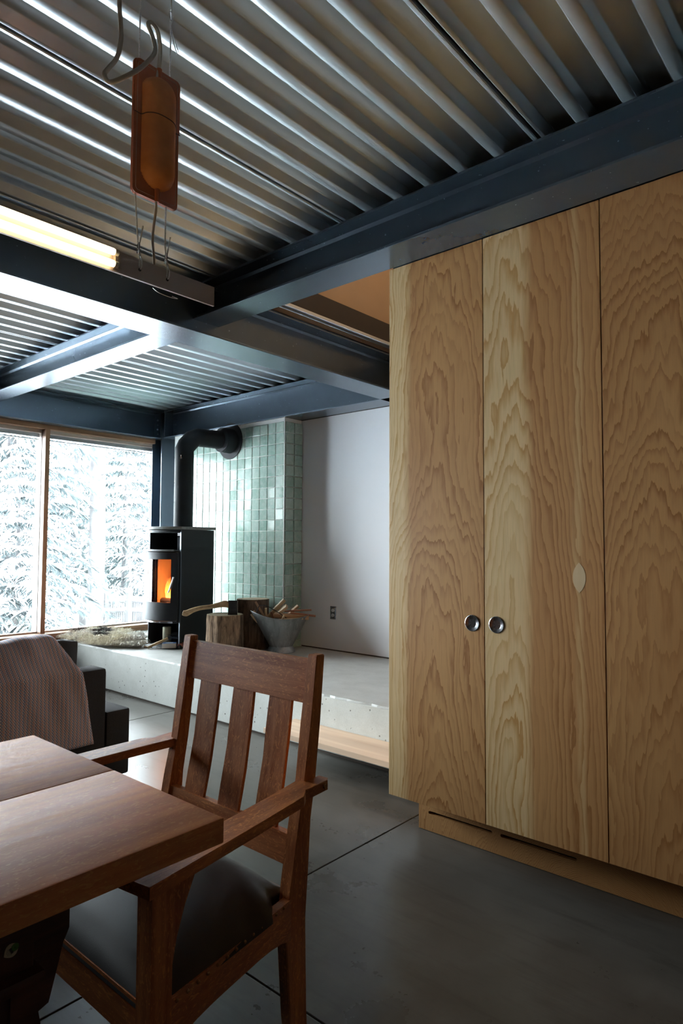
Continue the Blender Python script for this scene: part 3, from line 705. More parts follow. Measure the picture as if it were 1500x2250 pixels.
# curved door
RD0, RD1 = RA+0.004, RA+0.022; A0, A1 = -AM*1.0, 0.855; GA0, GA1 = -0.86, 0.68; GZ0, GZ1 = 0.742, 1.112
bm = B()
arc_shell(bm, SX, CY, RD0, RD1, A0, A1, GZ1, 1.168, 24); arc_shell(bm, SX, CY, RD0, RD1, A0, A1, 0.588, GZ0, 24)
arc_shell(bm, SX, CY, RD0, RD1, GA1, A1, GZ0, GZ1, 6); arc_shell(bm, SX, CY, RD0, RD1, A0, GA0, GZ0, GZ1, 3)
bx('front_frame', (SX+0.205, SX+HW-0.012, SYF-0.018, SYF+0.02, 0.576, 1.176), BLACK, stv); bx('front_frame', (SX-HW+0.012, SX-0.215, SYF-0.005, SYF+0.02, 0.576, 1.176), BLACK, stv)
door = obj('firebox_door', bm, BLACK, stv, smooth=True)
bm = B(); arc_shell(bm, SX, CY, RD0+0.004, RD0+0.009, GA0, GA1, GZ0, GZ1, 24); obj('door_glass', bm, STGLASS, door, smooth=True)
def arcp(a, r, z): return (SX + r*sin(a), CY - r*cos(a), z)
bm = B(); hp = [arcp(0.77, RD1+0.034, 0.958), arcp(0.66, RD1+0.038, 0.83)]
tube(bm, hp, [0.0065, 0.0065], 12); tube(bm, [arcp(0.77, RD1, 0.958), arcp(0.77, RD1+0.036, 0.958)], 0.006, 10); tube(bm, [hp[0], tuple(Vector(hp[0])+Vector((0, 0, 0.004)))], 0.009, 12)
tag(obj('handle', bm, CHR2, door, smooth=True), 'slanted chrome handle')
bm = B(); arc_shell(bm, SX, CY, RA-0.02, RA+0.010, -AM*0.95, AM*0.80, 0.566, 0.580, 20); obj('air_slide', bm, CHR2, stv, smooth=True)
# fire
for (x, y, r, h) in ((-0.17, 3.52, 0.04, 0.15), (-0.12, 3.50, 0.05, 0.23), (-0.07, 3.48, 0.05, 0.32), (-0.02, 3.47, 0.05, 0.36), (0.04, 3.50, 0.05, 0.25)):
    bm = B(); rings = []
    for k in range(11):
        u = k/10; w = r*(0.75+0.9*u-1.62*u*u) if u < 1 else 0.002
        cx = SX+x+0.012*sin(5*u+x*40)*u*1.6; rings.append(circ(cx, y+0.01*sin(4*u+x*30), 0.71+h*u, max(0.002, w), 10, max(0.002, w*0.6), 0.3*k))
    loft(bm, rings); obj('flame', bm, FLAME, stv, smooth='all', origin=(SX, 3.47, 0.71))
for (x0, y0, x1, y1, r) in ((-0.14, 3.44, 0.15, 3.47, 0.030), (-0.10, 3.53, 0.16, 3.50, 0.035)):
    bm = B(); tube(bm, [(SX+x0, y0, 0.700+r), (SX+x1, y1, 0.700+r)], r, 12); obj('burning_log', bm, m_plain('charred log', (0.05, 0.035, 0.03), 0.9, bump=0.4), stv, smooth=True)
light('firelight', 'POINT', (SX+0.02, 3.40, 0.90), 0.9, (1.0, 0.36, 0.10), 0.04)
# flue pipe: vertical, segmented elbow, horizontal run into the wall collar
RP = 0.085; PXc, PYc, PZ = -4.985, 3.54, 2.232
bm = B(); path = [(PXc, PYc, 1.392), (PXc, PYc, PZ-0.17)]
hd = Vector((0.10, 0.455, 0)).normalized()
def pp(h, z): return (PXc+hd.x*h, PYc+hd.y*h, z)
path += [pp(0.0, PZ-0.125), pp(0.018, PZ-0.085), pp(0.075, PZ-0.022), pp(0.12, PZ), pp(0.42, PZ)]
tube(bm, path, RP, 36); pipe = obj('flue_pipe', bm, PIPE, stv, smooth=True)
for z in (1.62, PZ-0.19, 2.09-0.32):
    bm = B(); tube(bm, [(PXc, PYc, z), (PXc, PYc, z+0.004)], RP+0.0008, 36); obj('seam', bm, PIPE, pipe, smooth=True)
bm = B(); q = Xp(416, 1010, PXc+0.02); a_ = Vector((q.x-PXc, q.y-PYc, 0)); cdir = Vector((0.60, -0.80, 0))
p0 = Vector((PXc, PYc, q.z))+cdir*RP; tube(bm, [p0, p0+cdir*0.012], 0.010, 10); tube(bm, [p0+cdir*0.01, p0+cdir*0.014+Vector((0, 0, 0.028))], 0.005, 8)
tag(obj('damper_key', bm, CHR2, pipe, smooth=True), 'small pale damper key')
for z in (1.80, 2.03):
    p0 = Vector((PXc, PYc, z))+Vector((-0.55, -0.83, 0))*RP; bm = B(); tube(bm, [p0, p0+Vector((-0.55, -0.83, 0))*0.004], 0.004, 8); obj('rivet', bm, IRON, pipe)
WC = Vector((PXc+hd.x*0.47, 3.992, PZ)); WC.x = PXc + hd.x*((3.992-PYc)/hd.y)
bm = B()
for (r, h0, h1) in ((0.175, 0.0, 0.007), (0.118, 0.005, 0.11), (0.113, 0.11, 0.113)):
    loft(bm, [[(WC.x+r*cos(2*pi*k/40), WC.y-h, WC.z+r*sin(2*pi*k/40)) for k in range(40)] for h in (h0, h1)])
obj('wall_collar', bm, PIPE, stv, smooth=True)

# under-stove compartment
def under(px, py, z): p = Zp(px, py, z); return p
cp = Vector((-5.09, 3.46, ZB+0.0125))
bm = B(); loft(bm, [circ(cp.x, cp.y, cp.z, 0.038, 28), circ(cp.x, cp.y, cp.z+0.142, 0.038, 28), circ(cp.x, cp.y, cp.z+0.146, 0.034, 28), circ(cp.x, cp.y, cp.z+0.142, 0.012, 28)])
cd_ = obj('pillar_candle', bm, m_plain('old ivory wax', (0.66, 0.66, 0.48), 0.5), None, smooth=True, origin=cp); tag(cd_, 'ivory pillar candle under the stove', 'candle')
bm = B(); tube(bm, [cp+Vector((0, 0, 0.14)), cp+Vector((0.001, 0, 0.156))], 0.001, 6); obj('wick', bm, IRON, cd_)
# matchbox
mb = thing('matchbox', (-4.80, 3.335, ZB+0.012), 'blue and cream box of matches lying in front of the candle', 'matchbox')
mp = Matrix.Translation(Vector((-4.845, 3.318, 0)))@Matrix.Rotation(radians(-38), 4, 'Z')
def mbox(name, d, mat, par, bev=0.0, M=mp):
    bm = B(); box(bm, *d, bev=bev); bmesh.ops.transform(bm, matrix=M, verts=bm.verts); return obj(name, bm, mat, par)
z0 = ZB+0.0125
mbox('sleeve', (-0.034, 0.034, -0.058, 0.058, z0, z0+0.040), m_plain('cream card', (0.72, 0.66, 0.58), 0.7), mb, 0.001)
mbox('printed_top', (-0.033, 0.033, -0.057, 0.057, z0+0.040, z0+0.0412), m_plain('blue print', (0.10, 0.20, 0.42), 0.5), mb)
mbox('printed_top', (-0.022, 0.020, -0.030, 0.034, z0+0.0412, z0+0.0418), m_plain('pale print', (0.50, 0.60, 0.68), 0.5), mb)
mbox('striker', (-0.0347, -0.034, -0.056, 0.056, z0+0.006, z0+0.034), m_plain('striker red brown', (0.30, 0.12, 0.08), 0.8), mb)
# hearth brush with wooden handle, resting over a stick
br = thing('hearth_brush', (-4.9, 3.3, z0), 'hearth brush with pale wooden handle and dark bristles under the stove', 'brush')
a = Vector((-4.955, 3.175, z0+0.004)); b = Vector((-4.875, 3.325, z0+0.075)); dd = (b-a).normalized()
bm = B(); tube(bm, [a, a+dd*0.01, b-dd*0.05, b], [0.010, 0.012, 0.012, 0.013], 10); obj('handle', bm, ASH, br, smooth=True)
bm = B(); tube(bm, [b, b+dd*0.03], [0.014, 0.016], 12); obj('ferrule', bm, IRON, br, smooth=True)
bm = B(); random.seed(5)
c_ = b+dd*0.03
for k in range(160):
    v = Vector((random.gauss(0, .02), random.gauss(0, .02), random.gauss(0, .012))); e = c_+dd*0.10*random.uniform(.8, 1)+v*1.3+Vector((0.02, 0.0, -0.035)); tube(bm, [c_+v*0.4, (c_+e)/2+v*0.6+Vector((0, 0, .008)), e], 0.0013, 3)
obj('bristles', bm, IRON, br)['kind'] = 'stuff'
def stick(name, a, b, w, h, mat, label, cat='firewood', group=None, taper=0.8, rot=0.3):
    a, b = Vector(a), Vector(b); d = (b-a).normalized(); s_ = d.cross(Vector((0, 0, 1))).normalized(); u_ = s_.cross(d)
    u_ = d.cross(s_); s2 = s_*cos(rot)+u_*sin(rot); u2 = u_*cos(rot)-s_*sin(rot)
    bm = B(); rings = []
    for k in range(5):
        t_ = k/4; c = a+(b-a)*t_ + s2*0.0015*sin(7*t_+a.x*50); f = 1-(1-taper)*abs(t_-0.5)*2*random.uniform(0.4, 1)
        rings.append([tuple(c+s2*w*f*x+u2*h*f*z) for x, z in ((-.5, -.5), (.5, -.42), (.5, .42), (0.05, .56), (-.5, .45))])
    loft(bm, rings)
    # local z along the stick so that the grain follows it
    M = Matrix((s2, u2, d)).transposed(); o = obj(name, bm, mat, None, origin=a)
    o.data.transform(M.to_4x4().inverted()); o.rotation_euler = M.to_euler()
    return tag(o, label, cat, group)
stick('kindling_stick', (-5.05, 3.205, ZB+0.010), (-4.985, 3.215, ZB+0.010), 0.018, 0.016, KINDL, 'short stick of wood on the bench at the left front of the stove')
bm = B(); random.seed(9)
for k in range(9):
    p = Vector((-4.765+random.uniform(-.03, .0), 3.365+random.uniform(-.01, .05), z0+0.012+random.uniform(0, .02)))
    tube(bm, spline([p, p+Vector((.02, .01, .015)), p+Vector((.03, .03, -.008))], 3), 0.006, 6)
gl = obj('work_glove', bm, m_plain('rust red cloth', (0.30, 0.09, 0.06), 0.9), None, smooth=True, origin=(-4.77, 3.37, z0)); tag(gl, 'crumpled rust red cloth glove beside the matchbox under the stove', 'glove')
bm = B()
for k in range(6):
    p = Vector((-4.93+random.uniform(-.02, .03), 3.245+random.uniform(-.005, .02), z0+0.002)); tube(bm, [p, p+Vector((random.uniform(.02, .04), random.uniform(.005, .02), 0.0))], 0.0012, 5)
tag(obj('spent_matches', bm, m_plain('pale matches', (0.65, 0.62, 0.55), 0.7), None, origin=(-4.93, 3.25, z0)), 'few pale spent matches at the foot of the stove', 'matches', kind='stuff')

# ================================================================== STUMPS, AXE, BUCKET
def stump(x, y, r, h, seed, label, bark):
    random.seed(seed); t = thing('log_stump', (x, y, ZB), label, 'log'); n = 72
    ph = [random.uniform(0, 6.28) for _ in range(8)]
    prof = [r*(1+0.022*sin(2*2*pi*k/n+ph[0])+0.018*sin(5*2*pi*k/n+ph[1])+0.014*sin(9*2*pi*k/n+ph[2])+random.uniform(-.018, .018)) for k in range(n)]
    rings = []
    for j in range(9):
        z = ZB + 0.0005 + h*j/8; f = 1.03-0.05*j/8
        rings.append([(x+prof[k]*f*(1+0.012*sin(j*1.7+k*0.9))*cos(2*pi*k/n), y+prof[k]*f*(1+0.012*sin(j*1.7+k*0.9))*sin(2*pi*k/n), z) for k in range(n)])
    bm = B(); loft(bm, rings, cap=False); obj('bark', bm, bark, t, smooth='all', origin=(x, y, ZB))
    bm = B(); loft(bm, [[(x+prof[k]*0.97*cos(2*pi*k/n), y+prof[k]*0.97*sin(2*pi*k/n), z) for k in range(n)] for z in (ZB+0.003, ZB+h+0.0015)]); obj('sawn_wood', bm, ENDG, t, origin=(x, y, ZB+h))
    return t
stump(-4.346, 3.520, 0.150, 0.319, 1, 'short wood stump with an axe sunk in its top', BARK)
stump(-4.365, 3.842, 0.138, 0.428, 2, 'taller dark-barked log standing behind the stump, against the tiles', BARK2)
ax = thing('axe', (-4.30, 3.50, ZB+0.319), 'axe with a pale curved handle stuck in the short stump', 'axe')
def Sp(px, py, p):        # point under a pixel at the depth of p
    d = fw + R2*((px-750)/1435.8) - U2*((py-1125)/1435.8); c = Vector((0, 0, CAMZ)); return c + d*((Vector(p)-c).dot(fw))
AP = (-4.32, 3.477, 0.68)
hp = [Sp(*q, AP) for q in ((401.5, 1346.5), (409, 1347.5), (422, 1341.5), (440, 1336), (460, 1333.5), (480, 1329.5), (494, 1327), (504, 1330))]
hr = [0.020, 0.026, 0.021, 0.018, 0.018, 0.022, 0.029, 0.024]
# handle lies along the picture plane; let the butt come slightly forward
hp = [p + Vector((-0.02, -0.10, 0))*(1-i/7.0)*0.0 for i, p in enumerate(hp)]
sp = spline(hp, 4); rr = []
for i in range(len(hp)-1):
    for k in range(4): rr.append(hr[i]+(hr[i+1]-hr[i])*k/4)
rr.append(hr[-1]); bm = B(); rings = []
for i, p in enumerate(sp):
    d = (sp[min(i+1, len(sp)-1)]-sp[max(i-1, 0)]).normalized(); s_ = d.cross(Vector((0, 0, 1))).normalized(); u_ = s_.cross(d)
    rings.append([p+s_*0.011*cos(2*pi*k/14)+u_*rr[i]*sin(2*pi*k/14) for k in range(14)])
loft(bm, rings); o = obj('handle', bm, ASH, ax, smooth='all', origin=sp[0])
# head: blade down in the wood, poll up
hc = Sp(511, 1335, AP); ux = (sp[-1]-sp[-5]); ux.z = 0; ux.normalize(); side = ux.cross(Vector((0, 0, 1)))
bm = B(); rings = []
for z, w, th in ((-0.068, 0.042, 0.001), (-0.045, 0.037, 0.006), (-0.01, 0.033, 0.013), (0.03, 0.032, 0.016), (0.058, 0.036, 0.015)):
    c = hc+Vector((0, 0, z)); rings.append([c-ux*w+side*th, c+ux*w+side*th, c+ux*w-side*th, c-ux*w-side*th])
loft(bm, rings); obj('head', bm, IRON, ax)
bk = Vector((-4.035, 3.872, ZB))
bt = thing('coal_bucket', bk, 'flared galvanised metal bucket full of kindling, right of the logs', 'bucket')
ur = rt.copy(); uf = Vector((-ur.y, ur.x, 0)); bm = B(); n = 56
def brim(a, k):     # k: 0 waist .. 1 rim ; long axis across the view
    ax_, ay_ = 0.098+(0.248-0.098)*k, 0.095+(0.158-0.095)*k
    zz = 0.052 + k*(0.236 + 0.045*max(0.0, -cos(a))**1.5 + 0.020*cos(2*a-0.4)*0.6 + 0.014*max(0, cos(a))**3 - 0.012*sin(a))
    return bk + ur*(ax_*cos(a) - 0.012*k) + uf*(ay_*sin(a)) + Vector((0, 0, zz))
rings = [[bk+ur*r*cos(2*pi*i/n)+uf*r*sin(2*pi*i/n)+Vector((0, 0, z)) for i in range(n)] for r, z in ((0.118, 0.002), (0.121, 0.006), (0.112, 0.030), (0.100, 0.048))]
rings += [[brim(2*pi*i/n, k) for i in range(n)] for k in (0.0, 0.12, 0.3, 0.5, 0.75, 0.95, 1.0)]
rings += [[brim(2*pi*i/n, 1.0)*1.0 - (ur*cos(2*pi*i/n)+uf*sin(2*pi*i/n))*0.005 for i in range(n)]]
rings += [[brim(2*pi*i/n, k) - (ur*cos(2*pi*i/n)+uf*sin(2*pi*i/n))*0.004 for i in range(n)] for k in (0.95, 0.5, 0.12)]
loft(bm, rings); obj('pail', bm, ZINC, bt, smooth=True)
bm = B(); tube(bm, [brim(2*pi*i/n, 1.0) for i in range(n+1)], 0.0035, 6); obj('rolled_rim', bm, ZINC, bt, smooth=True)
bm = B(); hb = [Sp(*q, bk-uf*0.07) for q in ((562, 1352), (566, 1338), (571, 1331), (584, 1331), (600, 1339), (618, 1350), (632, 1360), (641, 1366))]
tube(bm, spline(hb, 4), 0.0032, 8); obj('handle', bm, IRON, bt, smooth=True)
random.seed(4)
KG = 'kindling sticks in the metal bucket'
def kin(p0, p1, w, h, mat, lab, dep=0.0, dep2=None, rot=0.3):
    a = Sp(*p0, bk+uf*dep); b = Sp(*p1, bk+uf*(dep if dep2 is None else dep2)); stick('kindling_stick', a, b, w, h, mat, lab, 'kindling', KG, rot=rot)
kin((602, 1352), (678, 1357), 0.050, 0.040, KINDL, 'thick split stick lying across the front of the bucket, biggest of the kindling', -0.05, -0.02, 0.1)
kin((585, 1360), (625, 1318), 0.020, 0.036, KINDP, 'pale stick slanting up to the right, tallest in the bucket', 0.03, 0.05)
kin((602, 1353), (630, 1332), 0.055, 0.030, KINDP, 'wide pale wedge in the middle of the kindling', 0.02, 0.0, 0.5)
kin((632, 1352), (655, 1331), 0.030, 0.024, KINDL, 'short brown stick pointing up right behind the red sticks', 0.04, 0.06)
kin((625, 1343), (684, 1340), 0.014, 0.014, KINDR, 'thin reddish stick reaching out to the right, the upper one', -0.01, 0.02)
kin((640, 1347), (693, 1354), 0.016, 0.016, KINDR, 'thin reddish stick reaching farthest out to the right', -0.02, 0.0)
kin((586, 1373), (584, 1336), 0.022, 0.014, KINDP, 'pale upright stick with a white end left of the middle of the bucket', -0.03, -0.05)
kin((572, 1372), (557, 1342), 0.020, 0.018, KINDP, 'pale stick leaning left near the bucket spout', -0.02, -0.03)
kin((583, 1360), (561, 1322), 0.011, 0.018, KINDL, 'thin long stick leaning left, tallest at the bucket left', 0.02, 0.03)
kin((565, 1368), (551, 1350), 0.018, 0.012, KINDP, 'small pale stick at the far left of the bucket rim', -0.01, -0.02)
kin((612, 1362), (666, 1359), 0.020, 0.013, KINDP, 'slim pale stick lying along the front rim of the bucket', -0.085, -0.07)
kin((618, 1368), (624, 1352), 0.020, 0.018, KINDP, 'small broken stick end showing above the front rim', -0.09, -0.09)
kin((604, 1372), (596, 1345), 0.022, 0.020, KINDR, 'dark reddish stick between the pale ones in the bucket', 0.0, 0.02)

# ================================================================== SHEEPSKIN on the bench
fc = Vector((-5.60, 3.17, 0.346)); random.seed(12)
sk = thing('sheepskin', fc, 'shaggy cream and black sheepskin lying on the bench left of the stove', 'sheepskin')
def inside(x, y):
    a = math.atan2(y, x*0.62); r = 1+0.10*sin(3*a+1)+0.06*sin(5*a); return math.hypot(x/0.54, y/0.27) < r
bm = B(); n = 40; loft(bm, [[(fc.x+0.54*k*(1+0.10*sin(3*a+1))*cos(a), fc.y+0.27*k*(1+0.10*sin(3*a+1))*sin(a), z) for a in [2*pi*i/n for i in range(n)]] for k, z in ((0.80, 0.3475), (0.82, 0.350), (0.74, 0.362), (0.3, 0.370))]); obj('pelt', bm, WOOL, sk, smooth='all')
verts, faces = [], []
for k in range(15000):
    x, y = random.uniform(-.56, .56), random.uniform(-.29, .29)
    if not inside(x, y) or math.hypot(fc.x+x-SX, fc.y+y-CY) < RA+0.045 or fc.y+y < 2.93 or fc.x+x < -6.08: continue
    cl_ = Vector((sin(x*31+y*17), cos(y*29-x*13), 0))*0.6 + Vector((random.gauss(0, .7), random.gauss(0, .7)-0.25, 0)); cl_.normalize()
    L = random.uniform(.04, .10); p = fc + Vector((x, y, 0.018)); lift = random.uniform(0.015, 0.085)
    if math.hypot(x/0.54, y/0.27) > 0.8: lift *= 0.5
    w = cl_.cross(Vector((0, 0, 1)))*1.0; w = cl_.cross(Vector((random.gauss(0, 1), random.gauss(0, 1), random.gauss(0, 1)))).normalized()*random.uniform(.002, .0055); b0 = len(verts)
    for u in (0, .4, .75, 1):
        c = p + cl_*L*u + Vector((0, 0, lift*sin(u*2.6)*(1.0)+0.004)) + w*0.8*sin(u*9+k)
        c.z = max(c.z, 0.349); ww = w*(1-u*0.75); verts += [tuple(c-ww), tuple(c+ww)]
    for q in range(3): faces.append((b0+2*q, b0+2*q+1, b0+2*q+3, b0+2*q+2))
me = bpy.data.meshes.new('wool'); me.from_pydata([tuple(Vector(v)-fc) for v in verts], [], faces); me.materials.append(WOOL)
o = bpy.data.objects.new('wool', me); C.objects.link(o); o.parent = sk; o['kind'] = 'stuff'

# ================================================================== SOFA + BLANKET
sf = thing('sofa', (-3.5, 0.5, 0), 'low charcoal fabric sofa seen from behind, left of the chair', 'sofa')
SFX = -3.06
bx('back', (SFX-0.14, SFX, -0.65, 1.735, 0.07, 0.622), SOFAM, sf, bev=0.022, smooth=True)
bx('armrest', (-3.98, SFX, 1.737, 1.868, 0.07, 0.402), SOFAM, sf, bev=0.016, smooth=True)
bx('armrest', (-3.98, SFX, -0.78, -0.652, 0.07, 0.402), SOFAM, sf, bev=0.016, smooth=True)
bx('seat_base', (-3.96, SFX-0.142, -0.65, 1.735, 0.07, 0.27), SOFAM, sf, bev=0.01)
for a, b in ((-0.645, 0.54), (0.545, 1.73)): bx('seat_cushion', (-3.99, SFX-0.145, a, b, 0.272, 0.42), SOFAM, sf, bev=0.03, smooth=True)
def cushion(name, x, y0, y1, z0, z1, t, par, mat, lean):
    bm = B(); rows = []; n = 26
    for j in range(15):
        u = -1+2*j/14; s_ = (1-abs(u)**6)**0.5 if abs(u) < 1 else 0.0
        s_ = max(s_, 0.12); y = (y0+y1)/2+u*(y1-y0)/2; r = []
        for k in range(n):
            a = 2*pi*k/n; ca, sa = cos(a), sin(a); q = 0.55
            px = math.copysign(abs(ca)**0.75, ca)*t/2*s_; pz = math.copysign(abs(sa)**q, sa)*(z1-z0)/2*(0.86+0.14*s_)
            r.append((x+px+lean*pz, y, (z0+z1)/2+pz))
        rows.append(r)
    loft(bm, rows); return obj(name, bm, mat, par, smooth='all')
cushion('back_cushion', -3.275, 0.50, 1.675, 0.40, 0.762, 0.18, sf, SOFAM, 0.10)
cushion('back_cushion', -3.275, -0.64, 0.49, 0.40, 0.755, 0.18, sf, SOFAM, 0.10)
for x in (-3.13, -3.9):
    for y in (-0.70, 1.79): bx('foot', (x-0.03, x+0.03, y-0.03, y+0.03, 0.0, 0.071), BLACK, sf)
# blanket: profile over cushion top and down the back
prof = [(-3.39, 0.52, 1.50), (-3.385, 0.62, 1.49), (-3.36, 0.715, 1.49), (-3.31, 0.766, 1.495), (-3.26, 0.782, 1.505), (-3.20, 0.775, 1.52), (-3.155, 0.740, 1.535), (-3.115, 0.690, 1.56), (-3.075, 0.648, 1.575), (-3.046, 0.622, 1.59), (-3.042, 0.58, 1.60), (-3.041, 0.50, 1.618), (-3.041, 0.42, 1.632), (-3.041, 0.33, 1.650), (-3.042, 0.265, 1.662)]
bp = spline([Vector(p) for p in prof], 3); NU = 90; YL = -0.25
vs, fs, uv = [], [], []
s_len = [0]
for a, b in zip(bp, bp[1:]): s_len.append(s_len[-1]+(Vector((a.x, a.y, 0))-Vector((b.x, b.y, 0))).length)
for j, p in enumerate(bp):
    d = bp[min(j+1, len(bp)-1)]-bp[max(j-1, 0)]; nn = Vector((-d.y, d.x)).normalized(); nn = -nn if nn.x < 0 and p.y < 0.7 else nn
    if nn.y < 0 and p.y > 0.7: nn = -nn
    for i in range(NU+1):
        u = i/NU; y = p.z + (YL-p.z)*u
        w = 0.004*sin(y*21+s_len[j]*9)+0.003*sin(y*47-s_len[j]*17)+0.006*max(0, sin(y*9+0.8))*max(0, 1-abs(s_len[j]-0.42)*6)
        vs.append((p.x+nn.x*w, y, p.y+nn.y*w)); uv.append((y, s_len[j]))
for j in range(len(bp)-1):
    for i in range(NU):
        a = j*(NU+1)+i; fs.append((a, a+1, a+NU+2, a+NU+1))
me = bpy.data.meshes.new('throw_blanket'); me.from_pydata(vs, [], fs); ul = me.uv_layers.new(name='UVMap')
for l in me.loops: ul.data[l.index].uv = uv[l.vertex_index]
me.materials.append(BLANK)
for p in me.polygons: p.use_smooth = True
o = bpy.data.objects.new('throw_blanket', me); C.objects.link(o); md = o.modifiers.new('thickness', 'SOLIDIFY'); md.thickness = 0.005; md.offset = 1
tag(o, 'woven red and blue grey blanket draped over the sofa back', 'blanket')

# ================================================================== TABLE
TX0, TX1, TY0, TY1, TZ = -1.757, -0.969, -1.45, 0.790, 0.740
tb = thing('dining_table', ((TX0+TX1)/2, -0.3, 0), 'thick-topped oak dining table in the near left corner', 'table')
bx('tabletop_board', (TX0, -1.3565, TY0, TY1, 0.694, TZ), TOPW, tb, bev=0.004, smooth=True)
bx('tabletop_board', (-1.3558, TX1, TY0, TY1, 0.694, TZ), TOPW, tb, bev=0.004, smooth=True)
for s_ in (1, -1):
    cxm = (TX0+TX1)/2; fx = lambda x: cxm+s_*(x-cxm)
    a, b = sorted((fx(-1.050), fx(-1.075))); bx('apron', (a, b, -1.15, 0.482, 0.585, 0.694), TABW, tb, bev=0.002)
    a, b = sorted((fx(-1.028), fx(-1.085))); bx('ledge', (a, b, -1.16, 0.492, 0.566, 0.586), TABW, tb, bev=0.006, smooth=True)
    for yy, q in ((0.49, 1), (-1.16, -1)):
        a, b = sorted((fx(-1.076), fx(-1.155)))
        prism_pts = [(yy, 0.694), (yy+q*0.062, 0.694), (yy+q*0.062, 0.605), (yy+q*0.052, 0.585), (yy+q*0.046, 0.560), (yy+q*0.03, 0.50), (yy-q*0.03, 0.48), (yy-q*0.03, 0.694)]
        bm = B(); prism(bm, prism_pts, 0, a, b); obj('bracket', bm, TABW, tb)
        bm = B(); rings = []
        for z, y_, w in ((0.0, 0.150, 0.050), (0.04, 0.138, 0.044), (0.12, 0.110, 0.032), (0.25, 0.075, 0.030), (0.38, 0.035, 0.034), (0.50, 0.005, 0.040), (0.60, -0.005, 0.042)):
            rings.append(rect(a+0.008, b-0.008, yy+q*(y_-0.03)-w, yy+q*(y_-0.03)+w, z))
        loft(bm, rings); obj('leg', bm, TABW, tb, smooth=True)
for yy in (0.45, -1.12): bx('end_rail', (-1.66, -1.08, yy-0.012, yy+0.012, 0.585, 0.694), TABW, tb)
sa, sb = Xp(8.5, 2104, -1.0495), Xp(41, 2073, -1.0495)
ap = next(c for c in tb.children if c.name.startswith('apron'))
mid = (sa+sb)/2; dv = (sb-sa)/2; L = dv.length; dv.normalize(); nv = Vector((0, -dv.z, dv.y)); bm = B()
pts = [(mid+dv*L*u+nv*s2*0.0105*(1-abs(u)**2.1)) for s2, us in ((1, [-1+i/8 for i in range(17)]), (-1, [1-i/8 for i in range(1, 16)])) for u in us]
prism(bm, [(p.y, p.z) for p in pts], 0, -1.0505, -1.0492)
lab = obj('paper_sticker', bm, m_plain('cream sticker', (0.62, 0.55, 0.42), 0.6), ap); tag(lab, 'cream leaf-shaped sticker with green and black print')
def smark(name, u0, u1, v0, v1, mat):
    bm = B(); c = [mid+dv*L*u+nv*v for u, v in ((u0, v0), (u1, v0), (u1, v1), (u0, v1))]; prism(bm, [(p.y, p.z) for p in c], 0, -1.0493, -1.0489); o = obj(name, bm, mat, ap); return o
INK = m_plain('print ink', (0.05, 0.05, 0.045), 0.7); GRN = m_plain('green print', (0.10, 0.24, 0.05), 0.7)
bm = B()
c = mid+dv*L*0.50; prism(bm, [(c.y+0.0058*cos(2*pi*k/18), c.z+0.0058*sin(2*pi*k/18)) for k in range(18)], 0, -1.0493, -1.0489); obj('green_print', bm, GRN, ap)
smark('ink_print', -0.02-0.16, 0.12, -0.0048, 0.0042, INK); smark('ink_print', 0.20, 0.23, -0.006, 0.006, INK); smark('ink_print', -0.25, -0.22, -0.006, 0.006, INK)
for k in range(4): smark('ink_print', -0.32-0.09*k, -0.34-0.09*k, -0.0055+0.0008*k, 0.0055-0.0008*k, INK)
smark('ink_print', 0.40, 0.56, -0.0022, 0.0022, INK)

